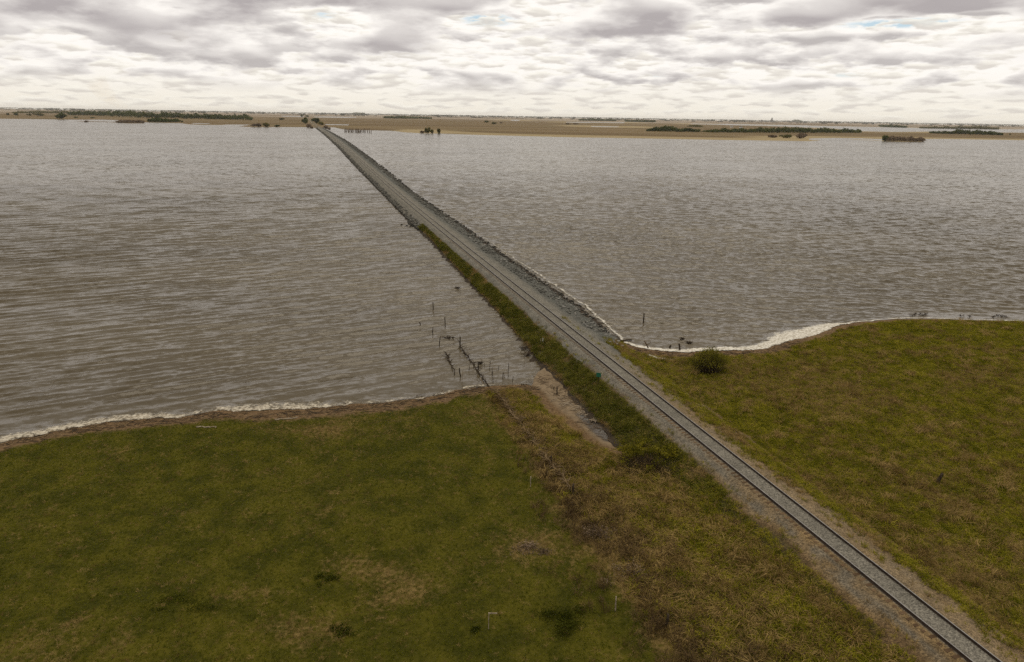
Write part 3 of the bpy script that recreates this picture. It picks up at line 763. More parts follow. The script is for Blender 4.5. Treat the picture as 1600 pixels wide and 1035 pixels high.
# reddish brown dead weeds along the old fence line
bx_, by_ = land_points(9); bz_ = ground_h(bx_, by_); bf = fence_lat(bx_, by_); along = (bx_ - fence_a[0]) * _fd[0] + (by_ - fence_a[1]) * _fd[1]
wB = np.interp(along, [0, 8, 18, 26, 40], [.5, .6, 1.6, 2.6, 3.2]); pB = np.exp(-((bf - wB * .35) / wB) ** 2) * sstep(.30, .60, fbm(bx_ / 1.8, by_ / 1.8, 121, 3)) * (along > -1) * np.interp(along, [0, 12, 20, 40], [.5, .6, .95, .95])
k = (rng.uniform(0, 1, bx_.size) < pB) & (to_sn(bx_, by_)[1] < -3)
m_gbr = foliage_mat('dead_weed', (0.058, 0.037, 0.018), (0.185, 0.125, 0.060), 0.7, .15, .6)
scatter('dead_weeds', m_gbr, [tuft(26, .55, .24, .010, .7, 700 + k_, .35) for k_ in range(6)], np.stack([bx_, by_, bz_], -1)[k], rng.uniform(.6, 1.4, k.sum()), 'reddish brown dead weeds standing along the old fence line', 'weeds', .3)
# lush grass on the bank left of the track
n = 11500
sb = rng.uniform(20, 166, n); t = rng.uniform(0, 1, n)
nb_ = -2.75 + (toeL(sb) + 0.05 + 2.75) * t
n2 = 2600; s2_ = rng.uniform(-20, 24, n2); t2 = rng.uniform(0, 1, n2) ** .8; sb = np.r_[sb, s2_]; nb_ = np.r_[nb_, -2.9 + (toeL(s2_) - .6 + 2.9) * t2]; t = np.r_[t, t2]
n3 = 6000; s3_ = rng.uniform(-20, 61, n3); t3 = rng.uniform(0, 1, n3) ** .7; e3 = 2.15 + np.interp(s3_, [-20, 10, 30, 61], [.9, .5, .3, 1.5]) + (fbm(s3_ / 2.5, s3_ * 0, 99) - .5) * 1.6; sb = np.r_[sb, s3_]; nb_ = np.r_[nb_, e3 + (toeR(s3_) + .5 - e3) * t3]; t = np.r_[t, t3]
n4 = 420; s4_ = rng.uniform(-20, 70, n4); sg = np.where(rng.uniform(0, 1, n4) < .5, -1, 1); sb = np.r_[sb, s4_]; nb_ = np.r_[nb_, np.where(sg < 0, rng.uniform(-2.7, -1.9, n4), rng.uniform(1.5, 2.3, n4))]; t = np.r_[t, np.full(n4, .5)]
n = len(sb); right = nb_ > 0; lush = (sb > rng.uniform(17, 36, n)) & ~right & (nb_ < -2.7)
PB = tr(sb, nb_); PB[:, 2] = emb_z(sb, nb_)
bar = fbm(sb / 3, nb_ / 1.2, 91) + np.where(lush, 0.05 - .22 * sstep(.8, .97, t) - .12 * (1 - sstep(0, .12, t)), np.where(right, .02, -.03))
kb = rng.uniform(0, 1, n) < sstep(0.30, 0.48, bar)
PBr = PB[kb & ~lush]; scatter('shoulder_grass', m_gr, [tuft(15, .26, .18, .013, .9, 520 + k, .5) for k in range(5)], PBr, rng.uniform(.6, 1.2, len(PBr)), 'ragged olive grass growing up to the gravel edges of the track', 'grass')
kb &= lush
scatter('bank_grass', m_gb, [tuft(18, .28, .20, .014, .85, 500 + k) for k in range(6)], PB[kb], rng.uniform(.7, 1.5, n)[kb], 'lush bright green grass on the bank left of the rails', 'grass')
kb = rng.uniform(0, 1, n) < sstep(0.30, 0.48, bar)
kd = ~kb | (rng.uniform(0, 1, n) < .15)
edge = np.abs(t - 0.97) < 0.10
scatter('bank_dry_grass', m_gd, [tuft(12, .32, .15, .011, 1.1, 560 + k, .5) for k in range(5)], np.concatenate([PB[kd]]), rng.uniform(.6, 1.2, n)[kd], 'brown dead grass mixed into the green along both banks of the track', 'dry grass', .3)


# ------------------------------------------------------------------ foam along the shores
def foam_mat(name, c1, c2):
    m_, b, out = new_mat(name)
    geo = b.n('ShaderNodeNewGeometry'); P = geo.outputs['Position']
    e = b.attr('edge').outputs['Fac']
    fn = b.math('ADD', b.math('MULTIPLY', b.noise(P, 0.7, 7, 0.70), 1.0), b.math('MULTIPLY', b.math('SUBTRACT', b.noise(P, 4.0, 4, 0.6), .5), 0.35))
    al = b.ramp(b.math('ADD', fn, b.math('MULTIPLY', e, 0.60)), 0.72, 0.98)
    fcol = b.mix(b.ramp(b.noise(P, 4.0, 4), 0.3, 0.7), c1, c2)
    dif = b.n('ShaderNodeBsdfDiffuse', {'Color': fcol}); trn = b.n('ShaderNodeBsdfTransparent')
    mx = b.n('ShaderNodeMixShader', {0: al, 1: trn, 2: dif}); b.l.new(mx.outputs[0], out.inputs[0])
    return m_
m_foam = foam_mat('foam', (0.36, 0.32, 0.25), (0.80, 0.77, 0.70)); m_scum = foam_mat('dirty_foam', (0.24, 0.20, 0.145), (0.60, 0.55, 0.455))
def resample(pts, step):
    pts = np.asarray(pts, float); d = np.r_[0, np.cumsum(np.linalg.norm(np.diff(pts, axis=0), axis=1))]
    q = np.arange(0, d[-1], step)
    return np.stack([np.interp(q, d, pts[:, 0]), np.interp(q, d, pts[:, 1])], -1), q / d[-1]
def foam(pts, wid_w, wid_l, str_, z, label, flip=False, wig=1.0, mat=None):
    """ribbon of froth; wid_w / wid_l: metres over water / land, str_: strength along it"""
    p, t = resample(pts, 0.25)
    tan_ = np.gradient(p, axis=0); tan_ /= np.linalg.norm(tan_, axis=1)[:, None] + 1e-9
    nrm = np.stack([-tan_[:, 1], tan_[:, 0]], -1) * (-1 if flip else 1)     # towards the water
    ks = np.linspace(-1, 1, 13); V = []; E_ = []
    W = np.interp(t, *wid_w); Lw = np.interp(t, *wid_l); st_ = np.interp(t, *str_)
    wob = (fbm(p[:, 0] / 2.0, p[:, 1] / 2.0, 55) - .5) * wig
    for k in ks:
        o = np.where(k > 0, k * W, k * Lw) + wob
        V.append(np.c_[p + nrm * o[:, None], np.full(len(p), z)])
        E_.append((1 - abs(k) ** 1.5) * st_ - 0.25 * (1 - st_) - 0.5 * (abs(k) > 0.99))
    V = np.stack(V, 1); E_ = np.stack(E_, 1); n, m = V.shape[:2]
    V[..., 2] += (fbm(V[..., 0] / .7, V[..., 1] / .7, 57) - .5) * 0.10
    i = np.arange(n - 1)[:, None]; j = np.arange(m - 1)[None, :]
    Q = np.stack([i * m + j, i * m + j + 1, (i + 1) * m + j + 1, (i + 1) * m + j], -1).reshape(-1, 4)
    me = np_mesh('foam', V.reshape(-1, 3), Q, mat or m_foam, True); fattr(me, 'edge', E_.ravel())
    tag(link('foam', me), label, 'foam', kind='stuff')
foam([(-75, 50)] + pl(shoreL), ([0, .33, .5, .56, .60, .68, .74, .8, 1], [1.8, 1.8, 2.0, 1.3, 2.2, 2.2, 1.3, .9, .6]), ([0, 1], [1.0, .6]),
     ([0, .33, .5, .56, .60, .68, .74, .8, .88, 1], [.85, .92, .80, .62, .88, .85, .68, .60, .62, .35]), 0.09, 'broken line of dirty white foam washed up on the left brown shore', False, 1.5, m_scum)
foam(pl(shoreR) + [(110, 108), (150, 104)], ([0, .06, .15, .17, .21, .25, .285, .31, .5, 1], [.5, 1.0, 1.5, 1.8, 3.6, 3.0, 1.6, .5, .35, .3]), ([0, .15, .2, .26, .3, 1], [.6, .8, 1.4, 1.0, .4, .3]),
     ([0, .03, .1, .16, .27, .31, 1], [.8, 1.1, 1.15, 1.1, 1.25, .78, .7]), 0.10, 'thick white foam piled along the curving right-hand shore')
s2 = np.arange(62, 270, 1.0)
foam(tr(s2, toeR(s2) + .55)[:, :2], ([0, .3, .5, 1], [.6, .7, .7, .5]), ([0, 1], [.5, .4]), ([0, .3, .6, 1], [.72, .62, .5, .25]), 0.10, 'thin white surf breaking on the rocks of the right bank', True, .9)
p_ = [gp(1012, 556), gp(1030, 560), gp(1045, 563), gp(1062, 563)]
foam([q[:2] for q in p_], ([0, 1], [.7, .8]), ([0, 1], [.6, .6]), ([0, .5, 1], [.7, .85, .6]), float(p_[1][2]) + .06, 'pale dried foam scraps on the brown beach left of the round bush')

# ------------------------------------------------------------------ wood: posts, sticks, logs
m_post = noisy_mat('weathered_post', (0.028, 0.020, 0.013), (0.070, 0.052, 0.036), 6, .9, .1, .01, 30)
m_pale = noisy_mat('bleached_wood', (0.20, 0.155, 0.105), (0.40, 0.33, 0.245), 5, .85, .15, .006, 40)
m_brown = noisy_mat('drift_wood', (0.075, 0.050, 0.030), (0.17, 0.12, 0.075), 5, .9, .1, .01, 30)
def post(px0, py0, px1, py1, label, water=True, rad=0.07, mat=None, group=None, z0=None, branch=None, name='post', cat='post'):
    """px0,py0 foot and px1,py1 head as surveyed; built standing at its foot with its real height and lean"""
    base = at(px0, py0, 0.0) if water else gp(px0, py0)
    if z0 is not None: base = at(px0, py0, z0)
    d = np.linalg.norm(base - np.array([0, 0, HZ])); mpp = (base - np.array([0, 0, HZ])) @ _f / F
    up = (py0 - py1) * mpp / math.cos(math.asin((HZ - base[2]) / d)); lean = (px1 - px0) * mpp
    m = MB(); h = max(up, .15)
    foot = -0.7 if water else -0.25
    n = 6; pts = []; rr = []
    for k in range(n):
        t = k / (n - 1); z = foot + (h - foot) * t; q = max(z, 0) / h
        pts.append((lean * q + random.uniform(-.02, .02), random.uniform(-.02, .02), z)); rr.append(rad * (1.08 - .2 * t))
    m.tube(pts, rr, 7, .12)
    o = m.build(name, mat or m_post, None, True); o.location = tuple(base)
    tag(o, label, cat, group)
    if branch:
        m = MB(); hb = branch[0] * h
        m.tube([(lean * branch[0], 0, hb), (branch[1] * .5, .05, hb + branch[2] * .45), (branch[1], .08, hb + branch[2])], [rad * .55, rad * .45, rad * .2], 5, .1)
        m.build('branch', mat or m_post, o, True)
    return o
post(677, 484, 676.6, 472, 'farthest dark post standing out in the left lake', rad=.075)
post(656.8, 509, 656.4, 503.5, 'short forked stub in the left lake, leftmost of the drowned posts', rad=.07, branch=(.55, -.28, .25))
post(695.8, 510, 695.3, 496, 'tall slim dark post in the left lake, upright and alone', rad=.07)
post(676, 522, 676.5, 512, 'crooked dark stick in the left lake between the forked stub and leaning post', rad=.055, branch=(.4, -.16, .1))
post(686.3, 540, 688, 525.5, 'thin leaning dark post in the left lake beside the drowned fence line', rad=.06)
post(718.5, 541, 719.4, 526.5, 'dark post with a side branch where the sunken fence line begins', rad=.09, branch=(.35, -.42, .6))
post(747, 578, 747.3, 565, 'dark post standing right beside the sunken fence line near shore', rad=.075)
post(719.5, 588, 717.6, 575, 'dark post in shallow water left of the sunken fence line', rad=.075)
post(722, 598, 723.4, 581, 'pale bare stick upright in shallow water left of the sunken fence line', rad=.04, mat=m_pale, name='stick', cat='stick')
post(695.8, 619, 690.4, 607.5, 'bleached stick leaning left at the water edge of the muddy left shore', rad=.05, mat=m_pale, name='stick', cat='stick')
post(754.8, 601, 750.4, 591.2, 'short white stick leaning against the fence line at the waterline', rad=.06, mat=m_pale, name='stick', cat='stick')
for (x, y0, y1, dx_) in ((765, 577, 565, 1), (768.5, 585, 574, .8), (770.2, 598, 581, -.6), (779, 578, 572.5, .3), (785, 592, 582, 1.2), (788, 590, 583, -1), (794, 589, 568, .6), (801, 596, 588, .5), (757, 572, 567, -.8), (733, 579, 571, .6)):
    post(x, y0, x + dx_, y1, 'thin dead stem sticking out of the shallows right of the sunken fence line', rad=.035, group='dead stems in the left shallows', name='stick', cat='stick')
def clump(px, py, w_, h_, label, z=0.0, mat=None, name='drift_clump', cat='debris', n=26):
    base = at(px, py, z); m = MB()
    for _ in range(n):
        a = random.uniform(0, 6.28); d = random.uniform(0, .5) * w_; L = random.uniform(.3, .8) * w_; b2 = random.uniform(0, 6.28)
        x0, y0 = math.cos(a) * d, math.sin(a) * d * .6; zz = random.uniform(-.04, h_ * .6)
        m.tube([(x0, y0, zz), (x0 + math.cos(b2) * L * .5, y0 + math.sin(b2) * L * .4, zz + random.uniform(0, h_ * .5)), (x0 + math.cos(b2) * L, y0 + math.sin(b2) * L * .8, zz + random.uniform(-.05, h_ * .7))], [.03, .035, .012], 4)
    o = m.build(name, mat or m_post); o.location = tuple(base); tag(o, label, cat); return o
clump(702, 529, 1.0, .3, 'dark clump of floating reeds left of the branched post')
clump(820, 547, 1.3, .6, 'dark tangle of roots at the water edge of the left bank')
clump(825.5, 557, 1.0, .5, 'dark broken brush in the water just below the root tangle')
clump(637, 462, .5, .3, 'small dark snag in the left lake under the embankment grass') if False else None
clump(714.5, 451, .8, .35, 'small dark snag alone in the left lake, nearest the embankment')
clump(750.5, 568.5, .5, .3, 'small dark tuft on the water right of the fence post')
def log(p0, p1, rad, label, mat, name='driftwood_log', cat='driftwood', lift=0.03, bend=.15, twigs=0, water=False, n=9):
    a = at(*p0, 0.02) if water else gp(*p0); c = at(*p1, 0.02) if water else gp(*p1)
    L = np.linalg.norm(c - a); pts = []; rr = []
    for k in range(n):
        t = k / (n - 1); q = a + (c - a) * t
        if not water: q[2] = float(ground_h(q[0], q[1])[0])
        pts.append((q[0] - a[0] + random.uniform(-1, 1) * bend, q[1] - a[1] + random.uniform(-1, 1) * bend, q[2] - a[2] + lift + random.uniform(-.3, .6) * rad)); rr.append(rad * random.uniform(.75, 1.2) * (1 - .35 * t))
    m = MB(); m.tube(pts, rr, 6, .2)
    for _ in range(twigs):
        k = random.randrange(n - 1); q = Vector(pts[k]).lerp(Vector(pts[k + 1]), random.random()); an = random.uniform(0, 6.28); l2 = random.uniform(.3, .9)
        m.tube([q, q + Vector((math.cos(an) * l2 * .6, math.sin(an) * l2 * .6, random.uniform(.05, .3))), q + Vector((math.cos(an) * l2, math.sin(an) * l2, random.uniform(-.05, .45)))], [.04, .03, .01], 4)
    o = m.build(name, mat, None, True); o.location = tuple(a); tag(o, label, cat); return o
o = log((719, 541), (765, 606), .085, 'long dark fence line sunk in the left lake, hung with reeds and brush', m_post, 'sunken_fence', 'fence', .06, .08, 42, True, 26)
log((696.8, 552), (711.5, 585), .08, 'dark broken line of brush in the water left of the sunken fence line', m_post, 'drift_brush', 'debris', .05, .2, 18, True, 12)
log((428, 657), (466, 653.4), .10, 'pale driftwood log on the left beach, the right one of two', m_pale)
log((309, 668), (340, 668.6), .09, 'pale driftwood log on the left beach, the left one of two', m_pale)
log((724, 606), (734.5, 609.5), .09, 'white driftwood stick at the foot of the sunken fence on the shore', m_pale)
log((702, 616), (720, 609.6), .07, 'pale curved stick along the waterline left of the sunken fence', m_brown)
# drift sticks stranded on the sandy inlet
for p0, p1, lb in (((833.5, 588.4), (864.6, 593.8), 'thin stick lying across the head of the sandy inlet'),
                   ((872.8, 614), (891.7, 614.8), 'thin stick lying across the middle of the sandy inlet, touching the grass bank'),
                   ((876.8, 627), (893.7, 623.6), 'grey stick tilted up to the right across the sandy inlet'),
                   ((878, 633), (893, 638.5), 'upper of two pale sticks end to end at the wet end of the inlet'),
                   ((894, 639), (913, 648.6), 'lower of two pale sticks end to end at the wet end of the inlet'),
                   ((889, 629.7), (904, 637), 'bright pale stick in the middle of the driftwood on the inlet'),
                   ((905, 641), (920, 645.4), 'pale stick nearest the grass bank at the muddy pool'),
                   ((846, 606), (862, 619), 'dark stick along the field side of the sandy inlet')):
    log(p0, p1, .05, lb, m_brown if 'dark' in lb or 'grey' in lb else m_pale, lift=.04, bend=.08, water=True)
post(870, 616.5, 870.2, 605, 'short dark post standing in the sandy inlet', False, .075, z0=.1)
post(865.5, 608.5, 865.6, 604.6, 'dark stub beside the short post in the sandy inlet', False, .06, z0=.1)
post(862.6, 605, 863.8, 601.2, 'pale stub left of the posts in the sandy inlet', False, .05, m_pale, z0=.1)
clump(924, 658, .9, .25, 'pale broken reeds at the head of the muddy pool', .1, m_pale)
# fence on land
m_reed = noisy_mat('dead_reeds', (0.12, 0.082, 0.042), (0.25, 0.18, 0.10), 5, .9, .1)
lm = log((772, 612), (893, 770), .12, 'low ridge of tan dead reeds caught along the old fence on the left field', m_reed, 'reed_drift', 'debris', .26, .14, 300, False, 40)
post(861.5, 727, 861.3, 713, 'dark fence post in the left field where the reed drift thins out', False, .085)
post(895, 776, 895, 757, 'dark fence post by the pale reed tangle, in front of the yellow-green shrub', False, .085)
post(1041, 981, 1041.5, 961, 'nearest dark fence post, in rough grass at the bottom of the picture', False, .09)
post(829, 761, 829, 745, 'pale grey stake alone in the left field, left of the old fence', False, .04, m_pale, name='stake', cat='stake')
post(961.5, 955, 961.3, 934, 'pale grey stake in brown brush at the bottom, left of the nearest fence post', False, .045, m_pale, name='stake', cat='stake')
post(851.5, 694, 851.2, 684, 'pale stub of a fence post at the end of the reed ridge', False, .06, m_brown)
post(1465, 754, 1469, 739.5, 'lone black leaning post in the right field', False, .13)
post(1005.5, 504, 1005.3, 490, 'single dark post in the right lake off the rocky bank', rad=.10)
post(1046, 543, 1048, 539.5, 'short black stump in the foam of the right shore', rad=.14, name='stump', cat='stump')
post(1062, 548, 1060.3, 537.5, 'dark broken post leaning in the foam of the right shore', rad=.13)
post(1013.5, 545, 1006, 533, 'brown driftwood branch slanting out of the foam by the rocky bank', rad=.09, mat=m_brown, branch=(.5, .3, .5), name='driftwood_branch', cat='driftwood')
clump(1065.5, 531, .6, .4, 'small black snag in the water above the broken post')
clump(1077, 537, .9, .35, 'low black snag in the water right of the broken post')
p = tr(62.0, 8.2, 0.05); a0 = [tuple(tr(60.8, 7.1, .22)), tuple(tr(61.4, 8.2, .2)), tuple(tr(61.7, 9.3, .08))]
m = MB(); m.tube(a0, [.13, .12, .08], 7, .15); tag(m.build('driftwood_log', m_post, None, True), 'black log jutting into the water from the end of the rock bank', 'driftwood')
# reeds and birds' perches along the right shore tip
for x, y in ((1424, 494), (1430, 492), (1437, 491.5), (1441, 493.5), (1447, 492), (1502, 495), (1515, 495.5), (1552, 496), (1558, 494.5), (1564, 495), (1570, 496)):
    clump(x, y, .6, .35, 'dark tuft of drowned weeds standing off the far tip of the right field', 0.0, m_post, 'weed_tuft', 'weeds', 10)['group'] = 'drowned weeds off the right field'
# white marker stake on the bank, tall white pipe in the field, kilometre sign
def emb_at(px, py):
    z = 1.2
    for _ in range(6):
        q = at(px, py, z); s, n = to_sn(q[0], q[1]); z = float(emb_z(s, n)[0])
    return np.array([q[0], q[1], z])
m_white = noisy_mat('white_paint', (0.46, 0.44, 0.39), (0.60, 0.58, 0.52), 8, .6, .3)
m_sign = noisy_mat('green_sign', (0.008, 0.105, 0.062), (0.012, 0.135, 0.080), 5, .45, .4)
q = emb_at(848, 537); root = empty('marker_stake', tuple(q)); tag(root, 'short white marker stake in the grass of the left bank', 'marker stake')
m = MB(); m.box((0, 0, .32), (.13, .03, .86), .5); m.build('stake', m_white, root); m = MB(); m.box((-.28, .05, .42), (.07, .03, .5), .2); m.build('slat', m_pale, root)
q = emb_at(933.8, 605); root = empty('kilometre_sign', tuple(q)); tag(root, 'small green plate sign on a thin post beside the rails', 'sign')
m = MB(); m.tube([(0, 0, -.3), (.02, 0, .8), (.03, 0, 1.72)], .035, 7); m.build('sign_post', m_post, root)
m = MB(); m.box((.03, -.045, 1.48), (.54, .012, .50), -.28); m.build('sign_plate', m_sign, root)
q = gp(763.4, 983); root = empty('marker_pole', tuple(q)); tag(root, 'thin white pole with a flat white arm, alone in the near grass', 'pole')
m = MB(); m.tube([(0, 0, -.2), (0, 0, .55), (.015, 0, 1.12)], .024, 7); m.build('pole', m_pale, root)
m = MB(); m.box((.24, 0, 1.13), (.52, .05, .055)); m.build('arm', m_pale, root)

def litter(pts, n, spread, label, mats, seed, zoff=.03):
    r = random.Random(seed); m = MB(); q, t = resample(pts, .5)
    for _ in range(n):
        k = r.randrange(len(q)); x, y = q[k][0] + r.gauss(0, spread), q[k][1] + r.gauss(0, spread); z = max(float(ground_h(x, y)[0]), 0.0) + zoff
        a = r.gauss(.25, .6); L = r.uniform(.15, .7); w_ = r.uniform(.012, .035)
        m.tube([(x - math.cos(a) * L, y - math.sin(a) * L, z), (x, y, z + r.uniform(0, .08)), (x + math.cos(a) * L, y + math.sin(a) * L, z)], [w_, w_, w_ * .6], 3)
    tag(m.build('shore_litter', mats), label, 'litter', kind='stuff')
off_ = lambda P_, d: [(x, y - d) for x, y in P_]
litter(off_(pl(shoreL), 1.6), 520, .8, 'dark twigs and reed scraps strewn along the left muddy shore', m_post, 61)
litter(off_(pl(shoreL), 1.9), 260, .8, 'pale reed scraps strewn along the left muddy shore', m_reed, 62)
litter(off_(pl(shoreR[1:12]), 2.2), 240, .9, 'dark twigs and weed scraps strewn along the right brown shore', m_post, 63)
litter(pl([(846, 592), (870, 608), (890, 626), (905, 640), (922, 655), (945, 680)]), 170, .8, 'thin twigs strewn over the sandy inlet', m_brown, 64)
litter(pl([(872, 622), (890, 635), (912, 648), (925, 658)]), 60, .5, 'pale reed stalks strewn over the wet end of the sandy inlet', m_pale, 65)

# ------------------------------------------------------------------ shrubs and trees
def leaf_cloud(lobes, n, size, seed, shell=.55, flat=1.0):
    """leaf-clump quads through the volume of ellipsoid lobes (x,y,z,rx,ry,rz)"""
    r = np.random.default_rng(seed); lobes = np.asarray(lobes, float)
    vol = lobes[:, 3] * lobes[:, 4] * lobes[:, 5]; k = r.choice(len(lobes), n, p=vol / vol.sum())
    d = r.normal(size=(n, 3)); d /= np.linalg.norm(d, axis=1)[:, None]
    rad = shell + (1 - shell) * r.uniform(0, 1, n); rad *= r.uniform(.85, 1.12, n)
    c = lobes[k, :3] + d * rad[:, None] * lobes[k, 3:6]
    a = r.normal(size=(n, 3)); a /= np.linalg.norm(a, axis=1)[:, None]
    bb = np.cross(a, r.normal(size=(n, 3))); bb /= np.linalg.norm(bb, axis=1)[:, None] + 1e-9
    s = size * r.uniform(.55, 1.4, n)[:, None]; a = a * s; bb = bb * s * .6 * flat
    V = np.stack([c - a - bb * .2, c + bb, c + a + bb * .2, c - bb], 1)
    return V.reshape(-1, 3), np.arange(n * 4).reshape(-1, 4)
def cloud_obj(name, lobes, n, size, seed, mat, parent=None, shell=.55):
    V, Q = leaf_cloud(lobes, n, size, seed, shell)
    V[:, 2] = np.maximum(V[:, 2], 0.0 if parent else V[:, 2])
    return link(name, np_mesh(name, V, Q, mat), parent)
m_willow = foliage_mat('willow_leaf', (0.075, 0.072, 0.008), (0.205, 0.178, 0.020), 0.9, .3, 0.0)
m_bush = foliage_mat('bush_leaf', (0.085, 0.082, 0.012), (0.22, 0.195, 0.026), 0.9, .3, 0.0)
m_twig = noisy_mat('twig_bark', (0.030, 0.021, 0.015), (0.070, 0.050, 0.034), 3, .95, .05)
m_tree = foliage_mat('tree_leaf', (0.040, 0.056, 0.012), (0.110, 0.125, 0.030), .06, .15, .2)
m_olive = foliage_mat('olive_leaf', (0.085, 0.085, 0.025), (0.19, 0.165, 0.055), .3, .15, .3)
m_bare = foliage_mat('bare_brush', (0.15, 0.108, 0.075), (0.30, 0.225, 0.155), .3, .1, .3)
def twigs(name, n, rx, ry, h, parent, mat, seed, rad=.012, up=.6):
    r = random.Random(seed); m = MB()
    for _ in range(n):
        a = r.uniform(0, 6.28); d = math.sqrt(r.random()); el = r.uniform(up, 1.0)
        bx, by = math.cos(a) * d * rx * .35, math.sin(a) * d * ry * .35
        ex, ey, ez = math.cos(a) * d * rx * r.uniform(.7, 1.02), math.sin(a) * d * ry * r.uniform(.7, 1.02), h * el * math.sqrt(max(.12, 1 - d * d * .8))
        mx_, my_ = (bx + ex) / 2 + r.uniform(-.15, .15), (by + ey) / 2 + r.uniform(-.15, .15)
        m.tube([(bx, by, -.05), (mx_, my_, ez * .6), (ex, ey, ez)], [rad * 1.6, rad, rad * .5], 3)
    return m.build(name, mat, parent)
# round bush by the right shore
q = gp(1112, 588); q[1] += 1.6
root = empty('round_bush', (q[0], q[1], float(ground_h(q[0], q[1])[0]))); tag(root, 'round domed bush by the right shore, green on top and brown below', 'bush')
m_btw = noisy_mat('bush_twig', (0.050, 0.034, 0.020), (0.115, 0.082, 0.048), 3, .95, .05)
twigs('stem', 700, 2.6, 2.35, 2.8, root, m_btw, 3, .014, .55)
V, Q = leaf_cloud([(0, 0, .9, 2.4, 2.2, 1.9), (1.5, .2, .7, 1.6, 1.5, 1.35), (-1.6, -.2, .6, 1.5, 1.5, 1.3), (.2, .5, 1.3, 1.5, 1.4, 1.75)], 9500, .08, 4, .72)
cz = V.reshape(-1, 4, 3)[:, :, 2].mean(1); keep = rng.uniform(0, 1, len(cz)) < sstep(.7, 1.7, cz) * .95 + .05 * (cz > .25)
Vk = V.reshape(-1, 4, 3)[keep].reshape(-1, 3)
link('crown', np_mesh('crown', Vk, np.arange(len(Vk)).reshape(-1, 4), m_bush), root)
# yellow-green willow by the track
q = gp(1015, 745); q[1] += 1.0
root = empty('willow_shrub', (q[0], q[1], float(ground_h(q[0], q[1])[0]) - .05)); root.scale = (1.25, 1.25, .78); tag(root, 'wide straggling yellow-green willow shrub beside the gravel left of the track', 'shrub')
LB = [(-2.2, .3, .9, 1.0, 1.0, .8), (-1.1, 1.6, 1.5, 1.2, 1.1, .9), (.1, 2.5, 1.3, 1.1, 1.0, .9), (.5, .9, 1.4, 1.3, 1.2, .9), (1.9, 1.4, 1.3, 1.1, 1.0, .9), (2.6, .5, 1.0, .9, .9, .75), (-.4, -.2, .9, 1.1, .9, .7), (1.4, -.3, .8, .9, .8, .6), (-1.3, 2.9, .9, .8, .8, .6)]
twigs('stem', 420, 3.0, 2.4, 1.9, root, m_twig, 7, .015, .5)
V, Q = leaf_cloud(LB, 8500, .075, 9, .30)
kk = fbm(V.reshape(-1, 4, 3)[:, 0, 0] / .7 + 31, V.reshape(-1, 4, 3)[:, 0, 1] / .7 + V.reshape(-1, 4, 3)[:, 0, 2], 95, 3) > .49
Vk = V.reshape(-1, 4, 3)[kk].reshape(-1, 3)
link('crown', np_mesh('crown', Vk, np.arange(len(Vk)).reshape(-1, 4), m_willow), root)
# low weeds and leafless brush in the near field
def low_shrub(px, py, rx, ry, h, label, mat, leaf, nl, nt, seed, name='low_shrub', cat='shrub'):
    q = gp(px, py); root = empty(name, tuple(q)); tag(root, label, cat)
    if nt: twigs('stem', nt // 2, rx, ry, h, root, m_brown, seed, .010, .35)
    if nl:
        r = np.random.default_rng(seed)
        lob = [(r.normal(0, rx * .45), r.normal(0, ry * .45), h * .35, rx * .45, ry * .45, h * .5) for _ in range(9)]
        cloud_obj('crown', lob, nl, leaf, seed + 1, mat, root, .2)
low_shrub(868, 968, 1.9, 1.5, .36, 'dark green patch of weeds left of the pale stake at the bottom', m_gw, .06, 1500, 0, 31, 'weed_patch', 'weeds')
low_shrub(935, 838, 1.3, 1.2, .9, 'dark leafless brush on the old fence line below the willow shrub', m_bare, .05, 500, 260, 33, 'bare_brush')
low_shrub(508, 905, .8, .7, .35, 'small dark green weed patch alone in the left field', m_gw, .06, 520, 0, 35, 'weed_patch', 'weeds')
low_shrub(985, 900, 1.4, 1.3, .7, 'brown tangled brush on the fence line above the nearest fence post', m_bare, .05, 500, 240, 37, 'bare_brush')
low_shrub(1075, 940, 1.6, 1.3, .6, 'dark green weeds right of the nearest fence post', m_gw, .06, 800, 40, 39, 'weed_patch', 'weeds')
low_shrub(300, 945, 3.0, .9, .20, 'long low dark green weed patch in the bottom left field', m_gw, .05, 900, 0, 41, 'weed_patch', 'weeds')
low_shrub(540, 990, .9, .7, .28, 'dark green weed patch at the bottom edge left of the white pole', m_gw, .06, 420, 0, 43, 'weed_patch', 'weeds')
low_shrub(745, 985, .5, .4, .22, 'tiny dark green weed patch just left of the white pole', m_gw, .05, 260, 0, 45, 'weed_patch', 'weeds')
low_shrub(825, 858, 1.5, 1.2, .3, 'reddish brown patch of low dead brush left of the fence line', m_bare, .06, 900, 120, 47, 'bare_brush')

